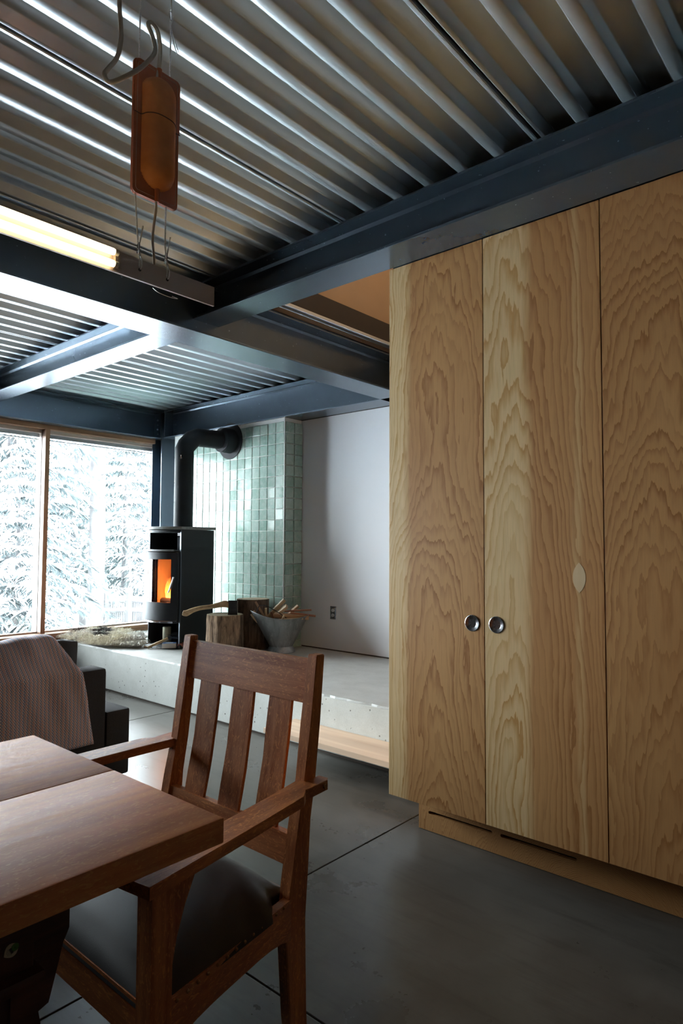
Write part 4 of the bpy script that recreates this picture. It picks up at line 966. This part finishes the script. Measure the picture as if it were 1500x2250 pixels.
# ================================================================== ARMCHAIR
CX = -1.414
ch = thing('armchair', (CX, 0.95, 0), 'dark oak armchair with three back slats, pulled up to the table end', 'chair')
mx = lambda x, s: CX + s*(x-CX)
def O(axis): return OAK[axis]
for s in (1, -1):
    # rear post
    bm = B(); rings = []
    for z, y0, y1 in ((0, 1.150, 1.195), (0.12, 1.130, 1.186), (0.34, 1.112, 1.180), (0.45, 1.130, 1.186), (0.57, 1.152, 1.196), (0.665, 1.172, 1.210), (0.80, 1.191, 1.226), (0.962, 1.2135, 1.2425)):
        a, b = sorted((mx(-1.134, s), mx(-1.168, s))); rings.append(rect(a, b, y0, y1, z))
    rings.append(rect(a+0.004, b-0.004, 1.2165, 1.2395, 0.9655)); loft(bm, rings)
    es = [e for e in bm.edges if abs(e.verts[0].co.z-e.verts[1].co.z) > 0.02]; bmesh.ops.bevel(bm, geom=es, offset=0.0025, segments=1, affect='EDGES')
    obj('rear_post', bm, O(2), ch)
    # front leg
    bm = B(); a, b = sorted((mx(-1.045, s), mx(-1.092, s))); loft(bm, [rect(a+0.004, b-0.004, 0.694, 0.731, 0), rect(a, b, 0.690, 0.735, 0.25), rect(a, b, 0.690, 0.735, 0.622)]); obj('front_leg', bm, O(2), ch)
    a, b = sorted((mx(-1.056, s), mx(-1.080, s))); bm = B()
    prism(bm, [(0.735, 0.622), (0.795, 0.622), (0.786, 0.600), (0.768, 0.560), (0.752, 0.510), (0.742, 0.46), (0.735, 0.42)], 0, a, b); obj('corbel', bm, O(2), ch)
    # arm
    poly = [(-1.020, 0.668), (-1.107, 0.655), (-1.112, 0.70), (-1.122, 0.90), (-1.140, 1.06), (-1.157, 1.168), (-1.1345, 1.1735), (-1.1335, 1.222), (-1.106, 1.224), (-1.096, 1.214), (-1.094, 1.150), (-1.097, 1.138), (-1.088, 1.128), (-1.073, 1.108), (-1.052, 0.95), (-1.035, 0.80)]
    bm = B(); zf = lambda y: 0.643+(y-0.668)*0.044
    loft(bm, [[(mx(x, s), y, zf(y)-0.023) for x, y in poly], [(mx(x, s), y, zf(y)-0.002) for x, y in poly], [(mx(x+(0.0015 if x < -1.1 else -0.0015), s), y, zf(y)) for x, y in poly]]); obj('arm', bm, O(1), ch)
    bm = B(); tube(bm, [(mx(-1.097, s), 1.202, zf(1.2)-0.011), (mx(-1.091, s), 1.202, zf(1.2)-0.011)], [0.0062, 0.005], 12); tag(obj('peg', bm, m_wood('pale peg', 0, (0.30, 0.15, 0.06), (0.42, 0.22, 0.10)), ch, smooth=True), 'pale round peg')
    # side rail
    bm = B(); n = 10; rows = []
    for i in range(n+1):
        u = i/n; y = 0.733+(1.13-0.733)*u; x = -1.053+(-1.134+1.053)*u; arch = 0.022*(1-(2*u-1)**4)-0.022
        rows.append([(mx(x, s), y, 0.328+arch), (mx(x-0.022, s), y, 0.328+arch), (mx(x-0.022, s), y, 0.402), (mx(x, s), y, 0.402)])
    loft(bm, rows); obj('side_rail', bm, O(1), ch)
bx('front_rail', (-1.738, -1.09, 0.698, 0.720, 0.320, 0.402), O(0), ch)
bx('rear_rail', (-1.662, -1.166, 1.135, 1.157, 0.340, 0.400), O(0), ch)
def slant(name, x0, x1, z0, z1, off, th, mat):
    yb = lambda z: 1.172+(z-0.665)*(1.2135-1.172)/0.2975 if z > 0.665 else 1.152+(z-0.57)*(1.172-1.152)/0.095
    bm = B(); rings = []
    nn = 6
    for k in range(nn+1):
        z = z0+(z1-z0)*k/nn; rings.append(rect(x0, x1, yb(z)+off, yb(z)+off+th, z))
    loft(bm, rings); es = [e for e in bm.edges if abs(e.verts[0].co.z-e.verts[1].co.z) > 0.005]; bmesh.ops.bevel(bm, geom=es, offset=0.0012, segments=1, affect='EDGES'); return obj(name, bm, mat, ch)
slant('crest_rail', -1.6605, -1.1675, 0.843, 0.950, 0.008, 0.019, O(0))
slant('lower_back_rail', -1.6605, -1.1675, 0.470, 0.536, 0.006, 0.020, O(0))
for a, b in ((-1.601, -1.514), (-1.451, -1.366), (-1.303, -1.219)): slant('back_slat', a, b, 0.532, 0.846, 0.012, 0.0095, O(2))
# leather seat
bm = B(); N1, N2 = 22, 18; g = []
for j in range(N2+1):
    v = j/N2; y = 0.702+(1.148-0.702)*v; hwid = 0.357+(0.2835-0.357)*v; r = []
    if j in (0, N2): pass
    for i in range(N1+1):
        u = -1+2*i/N1; x = CX+u*hwid
        if v > 0.8: x = CX+u*(hwid+(0.243-hwid)*min(1, (v-0.8)/0.08))
        ed = (1-abs(u)**5)*(1-abs(2*v-1)**5); z = 0.406+0.030*max(0, ed)**0.6+0.036*(1-u*u)*(1-(2*v-1)**2)
        r.append(bm.verts.new((x, y, z)))
    g.append(r)
for j in range(N2):
    for i in range(N1): bm.faces.new((g[j][i], g[j][i+1], g[j+1][i+1], g[j+1][i]))
loop = [g[0][i] for i in range(N1+1)]+[g[j][N1] for j in range(1, N2+1)]+[g[N2][i] for i in range(N1-1, -1, -1)]+[g[j][0] for j in range(N2-1, 0, -1)]
low = []
for v in loop:
    c = v.co; dx = 0.0035 if c.x > CX else -0.0035
    low.append(bm.verts.new((c.x+(dx if abs(c.x-CX) > 0.24 else 0), c.y+(-0.006 if c.y < 0.71 else 0), 0.388)))
for i in range(len(loop)):
    j = (i+1) % len(loop); bm.faces.new((loop[i], low[i], low[j], loop[j]))
seat = obj('seat', bm, SEATL, ch, smooth='all'); seat['label'] = 'domed black-brown leather seat'
tk = m_plain('brass tack', (0.30, 0.15, 0.06), 0.4, 0.8); tme = None
for s in (1, -1):
    for k in range(13):
        u = (k+0.6)/13; y = 0.735+(1.11-0.735)*u; x = -1.053+(-1.134+1.053)*u
        if tme is None:
            bm = B(); loft(bm, [[(zx, r*cos(2*pi*i/8), r*sin(2*pi*i/8)) for i in range(8)] for zx, r in ((-0.001, 0.004), (0.001, 0.0038), (0.0028, 0.0018))])
            bmesh.ops.recalc_face_normals(bm, faces=bm.faces); tme = bpy.data.meshes.new('tack'); bm.to_mesh(tme); bm.free(); tme.materials.append(tk)
        o = bpy.data.objects.new('tack', tme); C.objects.link(o); o.parent = ch; o.location = Vector((mx(x+0.004, s), y, 0.396))-ch.location; o.rotation_euler = (0, 0, 0 if s > 0 else pi)

# ================================================================== HANGING LAMP + LEATHER POUCH
LX = -1.38
def LP(y, z, dx=0.0): return Vector((LX+dx, y*0.6273, CAMZ+(z-CAMZ)*0.6273))
lamp = thing('hanging_strip_lamp', (LX, 0.2, 1.90), 'wire-hung fluorescent strip lamp with two lit tubes over the table', 'lamp')
zt, zb = 1.926, 1.8775; ye = 1.066; yt = 0.770
bm = B(); box(bm, LX-0.0015, LX, -0.75, ye, zb, zt); box(bm, LX-0.040, LX, -0.75, ye, zt, zt+0.0015); box(bm, LX-0.040, LX-0.0385, -0.75, ye, zb+0.02, zt)
box(bm, LX-0.006, LX+0.0004, -0.75, ye, zb-0.0012, zb+0.0003); obj('steel_channel', bm, STEEL_B, lamp)
for z in (1.9165, 1.8885):
    bm = B(); tube(bm, [(LX+0.012, yt-1.45, z), (LX+0.012, yt-0.004, z), (LX+0.012, yt, z)], [0.0078, 0.0078, 0.006], 20); o = obj('tube', bm, TUBE, lamp, smooth=True); o['label'] = 'lit warm white tube'
    bm = B(); tube(bm, [(LX+0.012, yt-0.001, z), (LX+0.012, yt+0.008, z)], 0.0075, 16); obj('tube_cap', bm, m_plain('white cap', (0.75, 0.70, 0.6), 0.4), lamp, smooth=True)
bm = B(); box(bm, LX, LX+0.012, yt+0.002, yt+0.016, zb+0.004, zt-0.004, 0.001); obj('lamp_holder', bm, m_plain('holder', (0.40, 0.33, 0.28), 0.5), lamp)
h1, h2 = Vector((LX, 1.343*0.6273, 1.903)), Vector((LX, 1.466*0.6273, 1.902))
for k, (hh, top) in enumerate(((h1, 0.826), (h2, 0.916))):
    wy = (0.827, 0.914)[k]
    bm = B()
    tube(bm, [(LX+0.001, wy+0.002, ZT-0.002), (LX+0.001, wy+0.001, 2.30), (LX+0.001, wy-0.003, 2.10), (LX+0.003, hh.y-0.010, 1.985), (LX+0.003, hh.y-0.007, 1.955)], 0.0019, 8)
    tube(bm, spline([(LX+0.004, hh.y+0.004, 2.010), (LX+0.004, hh.y-0.002, 1.975), (LX+0.004, hh.y-0.006, 1.950), (LX+0.006, hh.y+0.001, 1.925), (LX+0.003, hh.y+0.002, 1.908), (LX-0.004, hh.y, 1.902)], 4), 0.0019, 8)
    tube(bm, spline([(LX+0.004, hh.y-0.009, 1.950), (LX+0.005, hh.y-0.004, 1.925), (LX-0.004, hh.y, 1.902)], 4), 0.0016, 8)
    w_ = obj('suspension_wire', bm, WIRE, lamp, smooth=True)
    bm = B(); tube(bm, [(LX+0.003, hh.y-0.007, 1.945), (LX+0.003, hh.y-0.006, 1.966)], 0.0034, 8); tube(bm, [(LX+0.003, hh.y-0.0075, 1.940), (LX+0.003, hh.y-0.0072, 1.945)], [0.0045, 0.0034], 8); obj('crimp_sleeve', bm, CHR2, w_, smooth=True)
    bm = B(); tube(bm, [(LX+0.0003, hh.y, 1.902), (LX+0.0006, hh.y, 1.902)], 0.0040, 12); obj('hole', bm, BLACK, lamp)
    if k == 1:
        bm = B(); tube(bm, spline([(LX+0.002, 0.915, 2.565), (LX+0.003, 0.918, 2.545), (LX+0.004, 0.930, 2.515), (LX+0.004, 0.938, 2.500)], 4), 0.001, 6); tube(bm, spline([(LX+0.002, 0.915, 2.565), (LX+0.002, 0.917, 2.54), (LX+0.003, 0.927, 2.508), (LX+0.003, 0.935, 2.492)], 4), 0.001, 6)
        tube(bm, spline([(LX, 0.912, 2.60), (LX+0.004, 0.908, 2.585), (LX+0.003, 0.914, 2.560)], 4), 0.001, 6); tube(bm, spline([(LX, 0.912, 2.60), (LX+0.004, 0.920, 2.585), (LX+0.003, 0.915, 2.560)], 4), 0.001, 6)
        obj('wire_tail', bm, WIRE, w_, smooth=True)
        bm = B(); tube(bm, [(LX+0.0015, 0.9145, 2.570), (LX+0.0015, 0.9145, 2.590)], 0.0034, 8); obj('crimp_sleeve', bm, CHR2, w_, smooth=True)
    else:
        bm = B(); tube(bm, [(LX+0.0015, 0.8275, 2.628), (LX+0.0015, 0.8275, 2.645)], 0.0034, 8); obj('crimp_sleeve', bm, CHR2, w_, smooth=True)
bm = B(); tube(bm, spline([(LX-0.030, 0.955, 1.878), (LX-0.02, 0.965, 1.872), (LX-0.004, 0.93, 1.862), (LX-0.008, 0.900, 1.866), (LX-0.02, 0.892, 1.878)], 5), 0.0008, 6); obj('wire_loop', bm, WIRE, lamp, smooth=True)
# pouch
po = thing('leather_pouch', (LX, 0.88, 2.10), 'stitched tan leather pouch hung on the lamp wires near the ceiling', 'pouch')
def rrect(y0, y1, z0, z1, r, n=5):
    pts = []
    for cy_, cz_, a0 in ((y1-r, z1-r, 0), (y0+r, z1-r, pi/2), (y0+r, z0+r, pi), (y1-r, z0+r, 3*pi/2)):
        for k in range(n+1): a = a0+pi/2*k/n; pts.append((cy_+r*cos(a), cz_+r*sin(a)))
    return pts
PY0, PY1, PZ0, PZ1, ZS = 0.8135, 0.9425, 2.083, 2.4185, 2.281
def half(name, y0, y1, z0, z1, low):
    full = rrect(y0, y1, z0 if low else z0-0.05, z1+0.05 if low else z1, 0.012)
    bm = B(); rings = [[(x, y, z) for y, z in full] for x in (LX+0.0035, LX+0.0075)]; loft(bm, rings)
    if low: bmesh.ops.bisect_plane(bm, geom=bm.verts[:]+bm.edges[:]+bm.faces[:], plane_co=(0, 0, z1), plane_no=(0, 0, 1), clear_outer=True)
    else: bmesh.ops.bisect_plane(bm, geom=bm.verts[:]+bm.edges[:]+bm.faces[:], plane_co=(0, 0, z0), plane_no=(0, 0, -1), clear_outer=True)
    bmesh.ops.holes_fill(bm, edges=[e for e in bm.edges if e.is_boundary]); return obj(name, bm, LEATH2, po)
half('front_flap_lower', PY0, PY1-0.0025, PZ0, ZS, True); half('front_flap_upper', PY0+0.004, PY1, ZS+0.0012, PZ1, False)
bm = B(); loft(bm, [[(x, y, z) for y, z in rrect(PY0, PY1, PZ0, PZ1, 0.012)] for x in (LX-0.0025, LX+0.003)]); obj('back_leather', bm, LEATH2, po)
# moulded bulge
def bulge(zlo, zhi, name):
    bm = B(); cy_, hw_, z0_, z1_ = 0.8795, 0.0455, 2.112, 2.392; ny, nz = 26, 60; g = []
    for j in range(nz+1):
        z = zlo+(zhi-zlo)*j/nz; r = []
        for i in range(ny+1):
            y = cy_+hw_*1.0*(-1+2*i/ny)
            dz = 0 if z0_+hw_ < z < z1_-hw_ else (z-(z1_-hw_) if z > z1_-hw_ else (z0_+hw_)-z)
            d = min(1.0, math.hypot(y-cy_, dz)/hw_); h = 0.036*(1-d**2.6)**0.55 if d < 1 else 0
            r.append(bm.verts.new((LX+0.0065+h, y, z)))
        g.append(r)
    for j in range(nz):
        for i in range(ny): bm.faces.new((g[j][i], g[j][i+1], g[j+1][i+1], g[j+1][i]))
    return obj(name, bm, LEATH, po, smooth='all')
ua = bulge(2.106, ZS-0.0006, 'moulded_bulge'); bulge(ZS+0.0010, 2.398, 'moulded_bulge')
bm = B(); pts = [(LX+0.0065+0.036*(1-min(1, abs(u))**2.6)**0.55+0.0005 if abs(u) < 1 else LX+0.0078, 0.8795+0.0455*u, ZS) for u in [-1.42+2.84*k/40 for k in range(41)]]; tube(bm, pts, 0.0011, 6); obj('seam_edge', bm, m_plain('dark cut edge', (0.07, 0.025, 0.012), 0.7), po)
for z0_, z1_ in ((2.388, 2.420), (2.082, 2.118)):
    bm = B(); tube(bm, [(LX+0.007, 0.8805, z0_), (LX+0.0075, 0.8805, z1_)], [0.0075, 0.0068] if z0_ > 2.2 else [0.0060, 0.0075], 12); obj('cord_sleeve', bm, LEATH2, po, smooth=True)
bm = B(); ins = rrect(PY0+0.0085, PY1-0.0085, PZ0+0.0085, PZ1-0.0085, 0.008)
for a, b in zip(ins, ins[1:]+ins[:1]):
    a, b = Vector((0, a[0], a[1])), Vector((0, b[0], b[1])); L = (b-a).length; n = max(1, int(L/0.0042)); d = (b-a)/n
    for k in range(n):
        c0 = a+d*(k+0.15); c1 = a+d*(k+0.85)
        if abs((c0.y)-0.8805) < 0.010: continue
        tube(bm, [(LX+0.0078, c0.y, c0.z), (LX+0.0078, c1.y, c1.z)], 0.00055, 4)
so_ = obj('stitching', bm, STITCH, po); so_['kind'] = 'stuff'
# braided cord looping down into the pouch, and out of it to the lamp
cpts = [(1.233, 3.505, 0.0), (1.233, 3.30, 0.0), (1.240, 3.22, .0), (1.243, 3.146, .005), (1.228, 3.07, .01), (1.195, 3.01, .02), (1.181, 2.978, .035), (1.205, 2.962, .05), (1.292, 3.046, .06), (1.350, 3.118, .055), (1.390, 3.19, .04), (1.378, 3.245, .02), (1.357, 3.280, .012), (1.372, 3.297, .008), (1.398, 3.282, .008), (1.411, 3.235, .008), (1.413, 3.19, .007), (1.409, 3.13, .007), (1.4035, 3.09, .007)]
cw = []
for i, (y, z, dx) in enumerate(cpts):
    p = LP(y, z); k = (LX+dx)/LX; c = Vector((0, 0, CAMZ)); cw.append(c+(p-c)*k)     # same line of sight, a little nearer
cw[0] = Vector((LX+0.0, cw[1].y+0.002, ZT-0.001))
bm = B(); tube(bm, spline(cw, 6), 0.0053, 12); o = obj('braided_cord', bm, CORD, None, smooth='all', origin=(LX, 0.8, ZT)); tag(o, 'thick braided power cord looping from the ceiling into the leather pouch', 'cord')
bm = B(); tube(bm, spline([(LX+0.0075, 0.8785, 2.088), (LX+0.007, 0.879, 2.06), (LX+0.004, 0.8755, 2.02), (LX+0.002, 0.8745, 1.985), (LX-0.002, 0.881, 1.955), (LX-0.010, 0.889, 1.925)], 5), 0.0032, 10)
o = obj('braided_cord', bm, CORD, None, smooth='all', origin=(LX, 0.88, 2.08)); tag(o, 'thin braided cord running from the pouch down to the strip lamp', 'cord')

# ================================================================== OUTSIDE
GZ = -0.42
bm = B(); nx, ny = 70, 70; g = []; random.seed(21)
for i in range(nx+1):
    r = []
    for j in range(ny+1):
        x = -6.55-58*(i/nx)**1.6; y = -45+90*j/ny
        h = 0.10*sin(x*0.7+y*0.4)+0.07*sin(y*1.1-x*0.3)+0.04*sin(x*2.1)*sin(y*1.7); d = min(1, (-6.55-x)/3)
        r.append(bm.verts.new((x, y, GZ+h*d+max(0, -x-22)*0.05)))
    g.append(r)
for i in range(nx):
    for j in range(ny): bm.faces.new((g[i][j], g[i][j+1], g[i+1][j+1], g[i+1][j]))
low = B; gr = obj('snow_ground', bm, SNOW, None, smooth='all'); gr['kind'] = 'structure'
def ray_at(px, rng):
    d = fw + R2*((px-750)/1435.8) - U2*((1197-1125)/1435.8); d.z = 0; d.normalize(); return Vector((d.x*rng, d.y*rng, GZ-0.05))
def conifer(h, rbase, nwh, seed, tr=0.13):
    random.seed(seed); F, FF, Sn, SF = [], [], [], []
    for w in range(nwh):
        u = (w+0.5)/nwh; z = h*(0.10+0.88*u); L = rbase*(1-u)**0.85+0.15; nb = 5 if u < 0.8 else 4
        for b in range(nb):
            a = 2*pi*(b+random.random()*0.8)/nb+w*1.3; l = L*random.uniform(.7, 1.1); dv_ = Vector((cos(a), sin(a), 0)); sd = Vector((-sin(a), cos(a), 0)); m = 6
            pts = []
            for k in range(m+1):
                t_ = k/m; pts.append(Vector((0, 0, z)) + dv_*l*t_ + Vector((0, 0, 0.10*l*sin(t_*2.2)-0.42*l*t_**1.7)))
            for k in range(1, m+1):
                c = pts[k]; tw = l*0.30*(1-0.55*k/m)+0.05
                for s_ in (-1, 1):
                    for rpt in range(10):
                        c = pts[k-1].lerp(pts[k], random.random()); e = c+sd*s_*tw*random.uniform(.3, 1.1)+dv_*tw*random.uniform(.1, .7)+Vector((0, 0, -tw*random.uniform(.15, .7)))
                        wv = dv_*0.014*random.uniform(.6, 1.4)*(0.6+l*0.35); b0 = len(F)
                        mid_ = (c+e)/2+Vector((0, 0, .02))
                        F += [c-wv*0.6, c+wv*0.6, mid_+wv, e, mid_-wv]; FF += [(b0, b0+1, b0+2, b0+4), (b0+4, b0+2, b0+3)]
                        if random.random() < 0.30:
                            b1 = len(Sn); o_ = Vector((0, 0, .02)); q = random.uniform(.6, .95); wv2 = wv*q*1.5
                            Sn += [c-wv2*0.6+o_, c+wv2*0.6+o_, mid_+wv2+o_, c+(e-c)*q+o_, mid_-wv2+o_, mid_+o_*2.4]; SF += [(b1, b1+1, b1+5), (b1+1, b1+2, b1+5), (b1+2, b1+3, b1+5), (b1+3, b1+4, b1+5), (b1+4, b1, b1+5)]
    def mk(nm, v, f, mt):
        me = bpy.data.meshes.new(nm); me.from_pydata([tuple(p) for p in v], [], f); me.materials.append(mt); return me
    bm = B(); loft(bm, [circ(0, 0, h*t_, tr*(1-t_*0.93), 10) for t_ in (0, .1, .3, .6, 1)]); tm = bpy.data.meshes.new('trunk'); bmesh.ops.recalc_face_normals(bm, faces=bm.faces); bm.to_mesh(tm); bm.free(); tm.materials.append(TRUNK)
    return (('trunk', tm), ('foliage', mk('foliage', F, FF, NEEDLE)), ('snow_load', mk('snow_load', Sn, SF, SNOW)))
kinds = [conifer(9.0, 2.3, 26, 1), conifer(5.6, 1.7, 20, 2, 0.09), conifer(12, 2.6, 24, 3, 0.2), conifer(3.4, 1.25, 15, 4, 0.06)]
def tree(k, px, rng, sc, rot, label):
    t = thing('snowy_conifer', ray_at(px, rng), label, 'tree', 'snow-laden conifers outside the window'); t.scale = (sc, sc, sc); t.rotation_euler = (0, 0, rot)
    for nm, me in kinds[k]:
        o = bpy.data.objects.new(nm, me); C.objects.link(o); o.parent = t
tree(0, 20, 14.0, 1.0, 0.3, 'big snowy conifer filling the left window pane')
tree(1, 275, 16.0, 1.0, 1.3, 'bushy snowy conifer just left of the stove in the right pane')
tree(3, 40, 11.5, 1.0, 2.0, 'low snowy fir at the bottom of the left pane, nearest the glass')
tree(2, 165, 25.0, 1.0, 0.9, 'tall thin conifer right of the window mullion, farther away')
tree(0, 312, 21.0, 0.9, 2.4, 'tall snowy conifer behind the bushy one, by the stove')
tree(2, -60, 30.0, 1.0, 2.9, 'distant conifer past the left edge of the window')
tree(0, 118, 34.0, 0.9, 3.9, 'distant conifer seen beside the mullion')
tree(2, 238, 38.0, 1.0, 4.4, 'most distant conifer in the right pane')
tree(3, 128, 17.0, 1.1, 0.1, 'small snowy fir low beside the mullion in the right pane')
#tree(2, -400, 20.0, 1.1, 0.9, 'conifer seen only in reflections, far to the left')
#tree(0, -900, 22.0, 1.1, 1.9, 'second conifer reflected in the tiles, far to the left')
bt_ = thing('bare_trunk', ray_at(211, 14.3), 'pale bare tree trunk standing in the right window pane', 'tree')
bm = B(); b0 = ray_at(211, 14.3); loft(bm, [circ(b0.x+0.04*sin(z), b0.y, GZ-0.1+z, 0.17-0.006*z, 14) for z in range(0, 15, 1)]); tk_ = obj('trunk', bm, TRUNK, bt_, smooth='all')
bm = B(); random.seed(8)
for k in range(26):
    z = random.uniform(1.2, 9); a = random.uniform(0, 6.28); p = b0+Vector((0, 0, z)); l = random.uniform(.3, 1.1); tube(bm, [p, p+Vector((cos(a)*l*.6, sin(a)*l*.6, .05)), p+Vector((cos(a)*l, sin(a)*l, -0.18*l))], [0.022, 0.014, 0.005], 5)
obj('dead_branches', bm, TRUNK, bt_)['kind'] = 'stuff'
# rail fence in the snow
fA, fB = ray_at(120, 15.0), ray_at(345, 14.6); fz = GZ+0.02
fn = thing('rail_fence', (fA+fB)/2, 'snow-capped wooden rail fence with thin pickets beyond the window', 'fence')
dfn = (fB-fA); Lf = dfn.length; dfn.normalize()
for z, r in ((0.44, 0.045), (0.22, 0.03)):
    bm = B(); tube(bm, [fA+dfn*(Lf*k/10)+Vector((0, 0, fz-fA.z+z+0.02*sin(k*2))) for k in range(11)], r, 8); obj('rail', bm, RAILW, fn, smooth=True)
    bm = B(); tube(bm, [fA+dfn*(Lf*k/10)+Vector((0, 0, fz-fA.z+z+r+0.012+0.02*sin(k*2))) for k in range(11)], r*0.9, 8); obj('rail_snow', bm, SNOW, fn, smooth=True)
for k in range(5):
    p = fA+dfn*Lf*(0.06+0.225*k); bm = B(); tube(bm, [(p.x, p.y, fz-0.2), (p.x, p.y, fz+0.62)], 0.075, 8); q = obj('post', bm, RAILW, fn, smooth=True)
    bm = B(); loft(bm, [circ(p.x, p.y, fz+0.62+z, r, 10) for z, r in ((0, .085), (.05, .08), (.09, .03))]); obj('snow_cap', bm, SNOW, q, smooth=True)
for k in range(30):
    p = fA+dfn*Lf*(0.38+0.6*k/30); bm = B(); box(bm, p.x-0.012, p.x+0.012, p.y-0.016, p.y+0.016, fz-0.15, fz+0.40); obj('picket', bm, RAILW, fn)
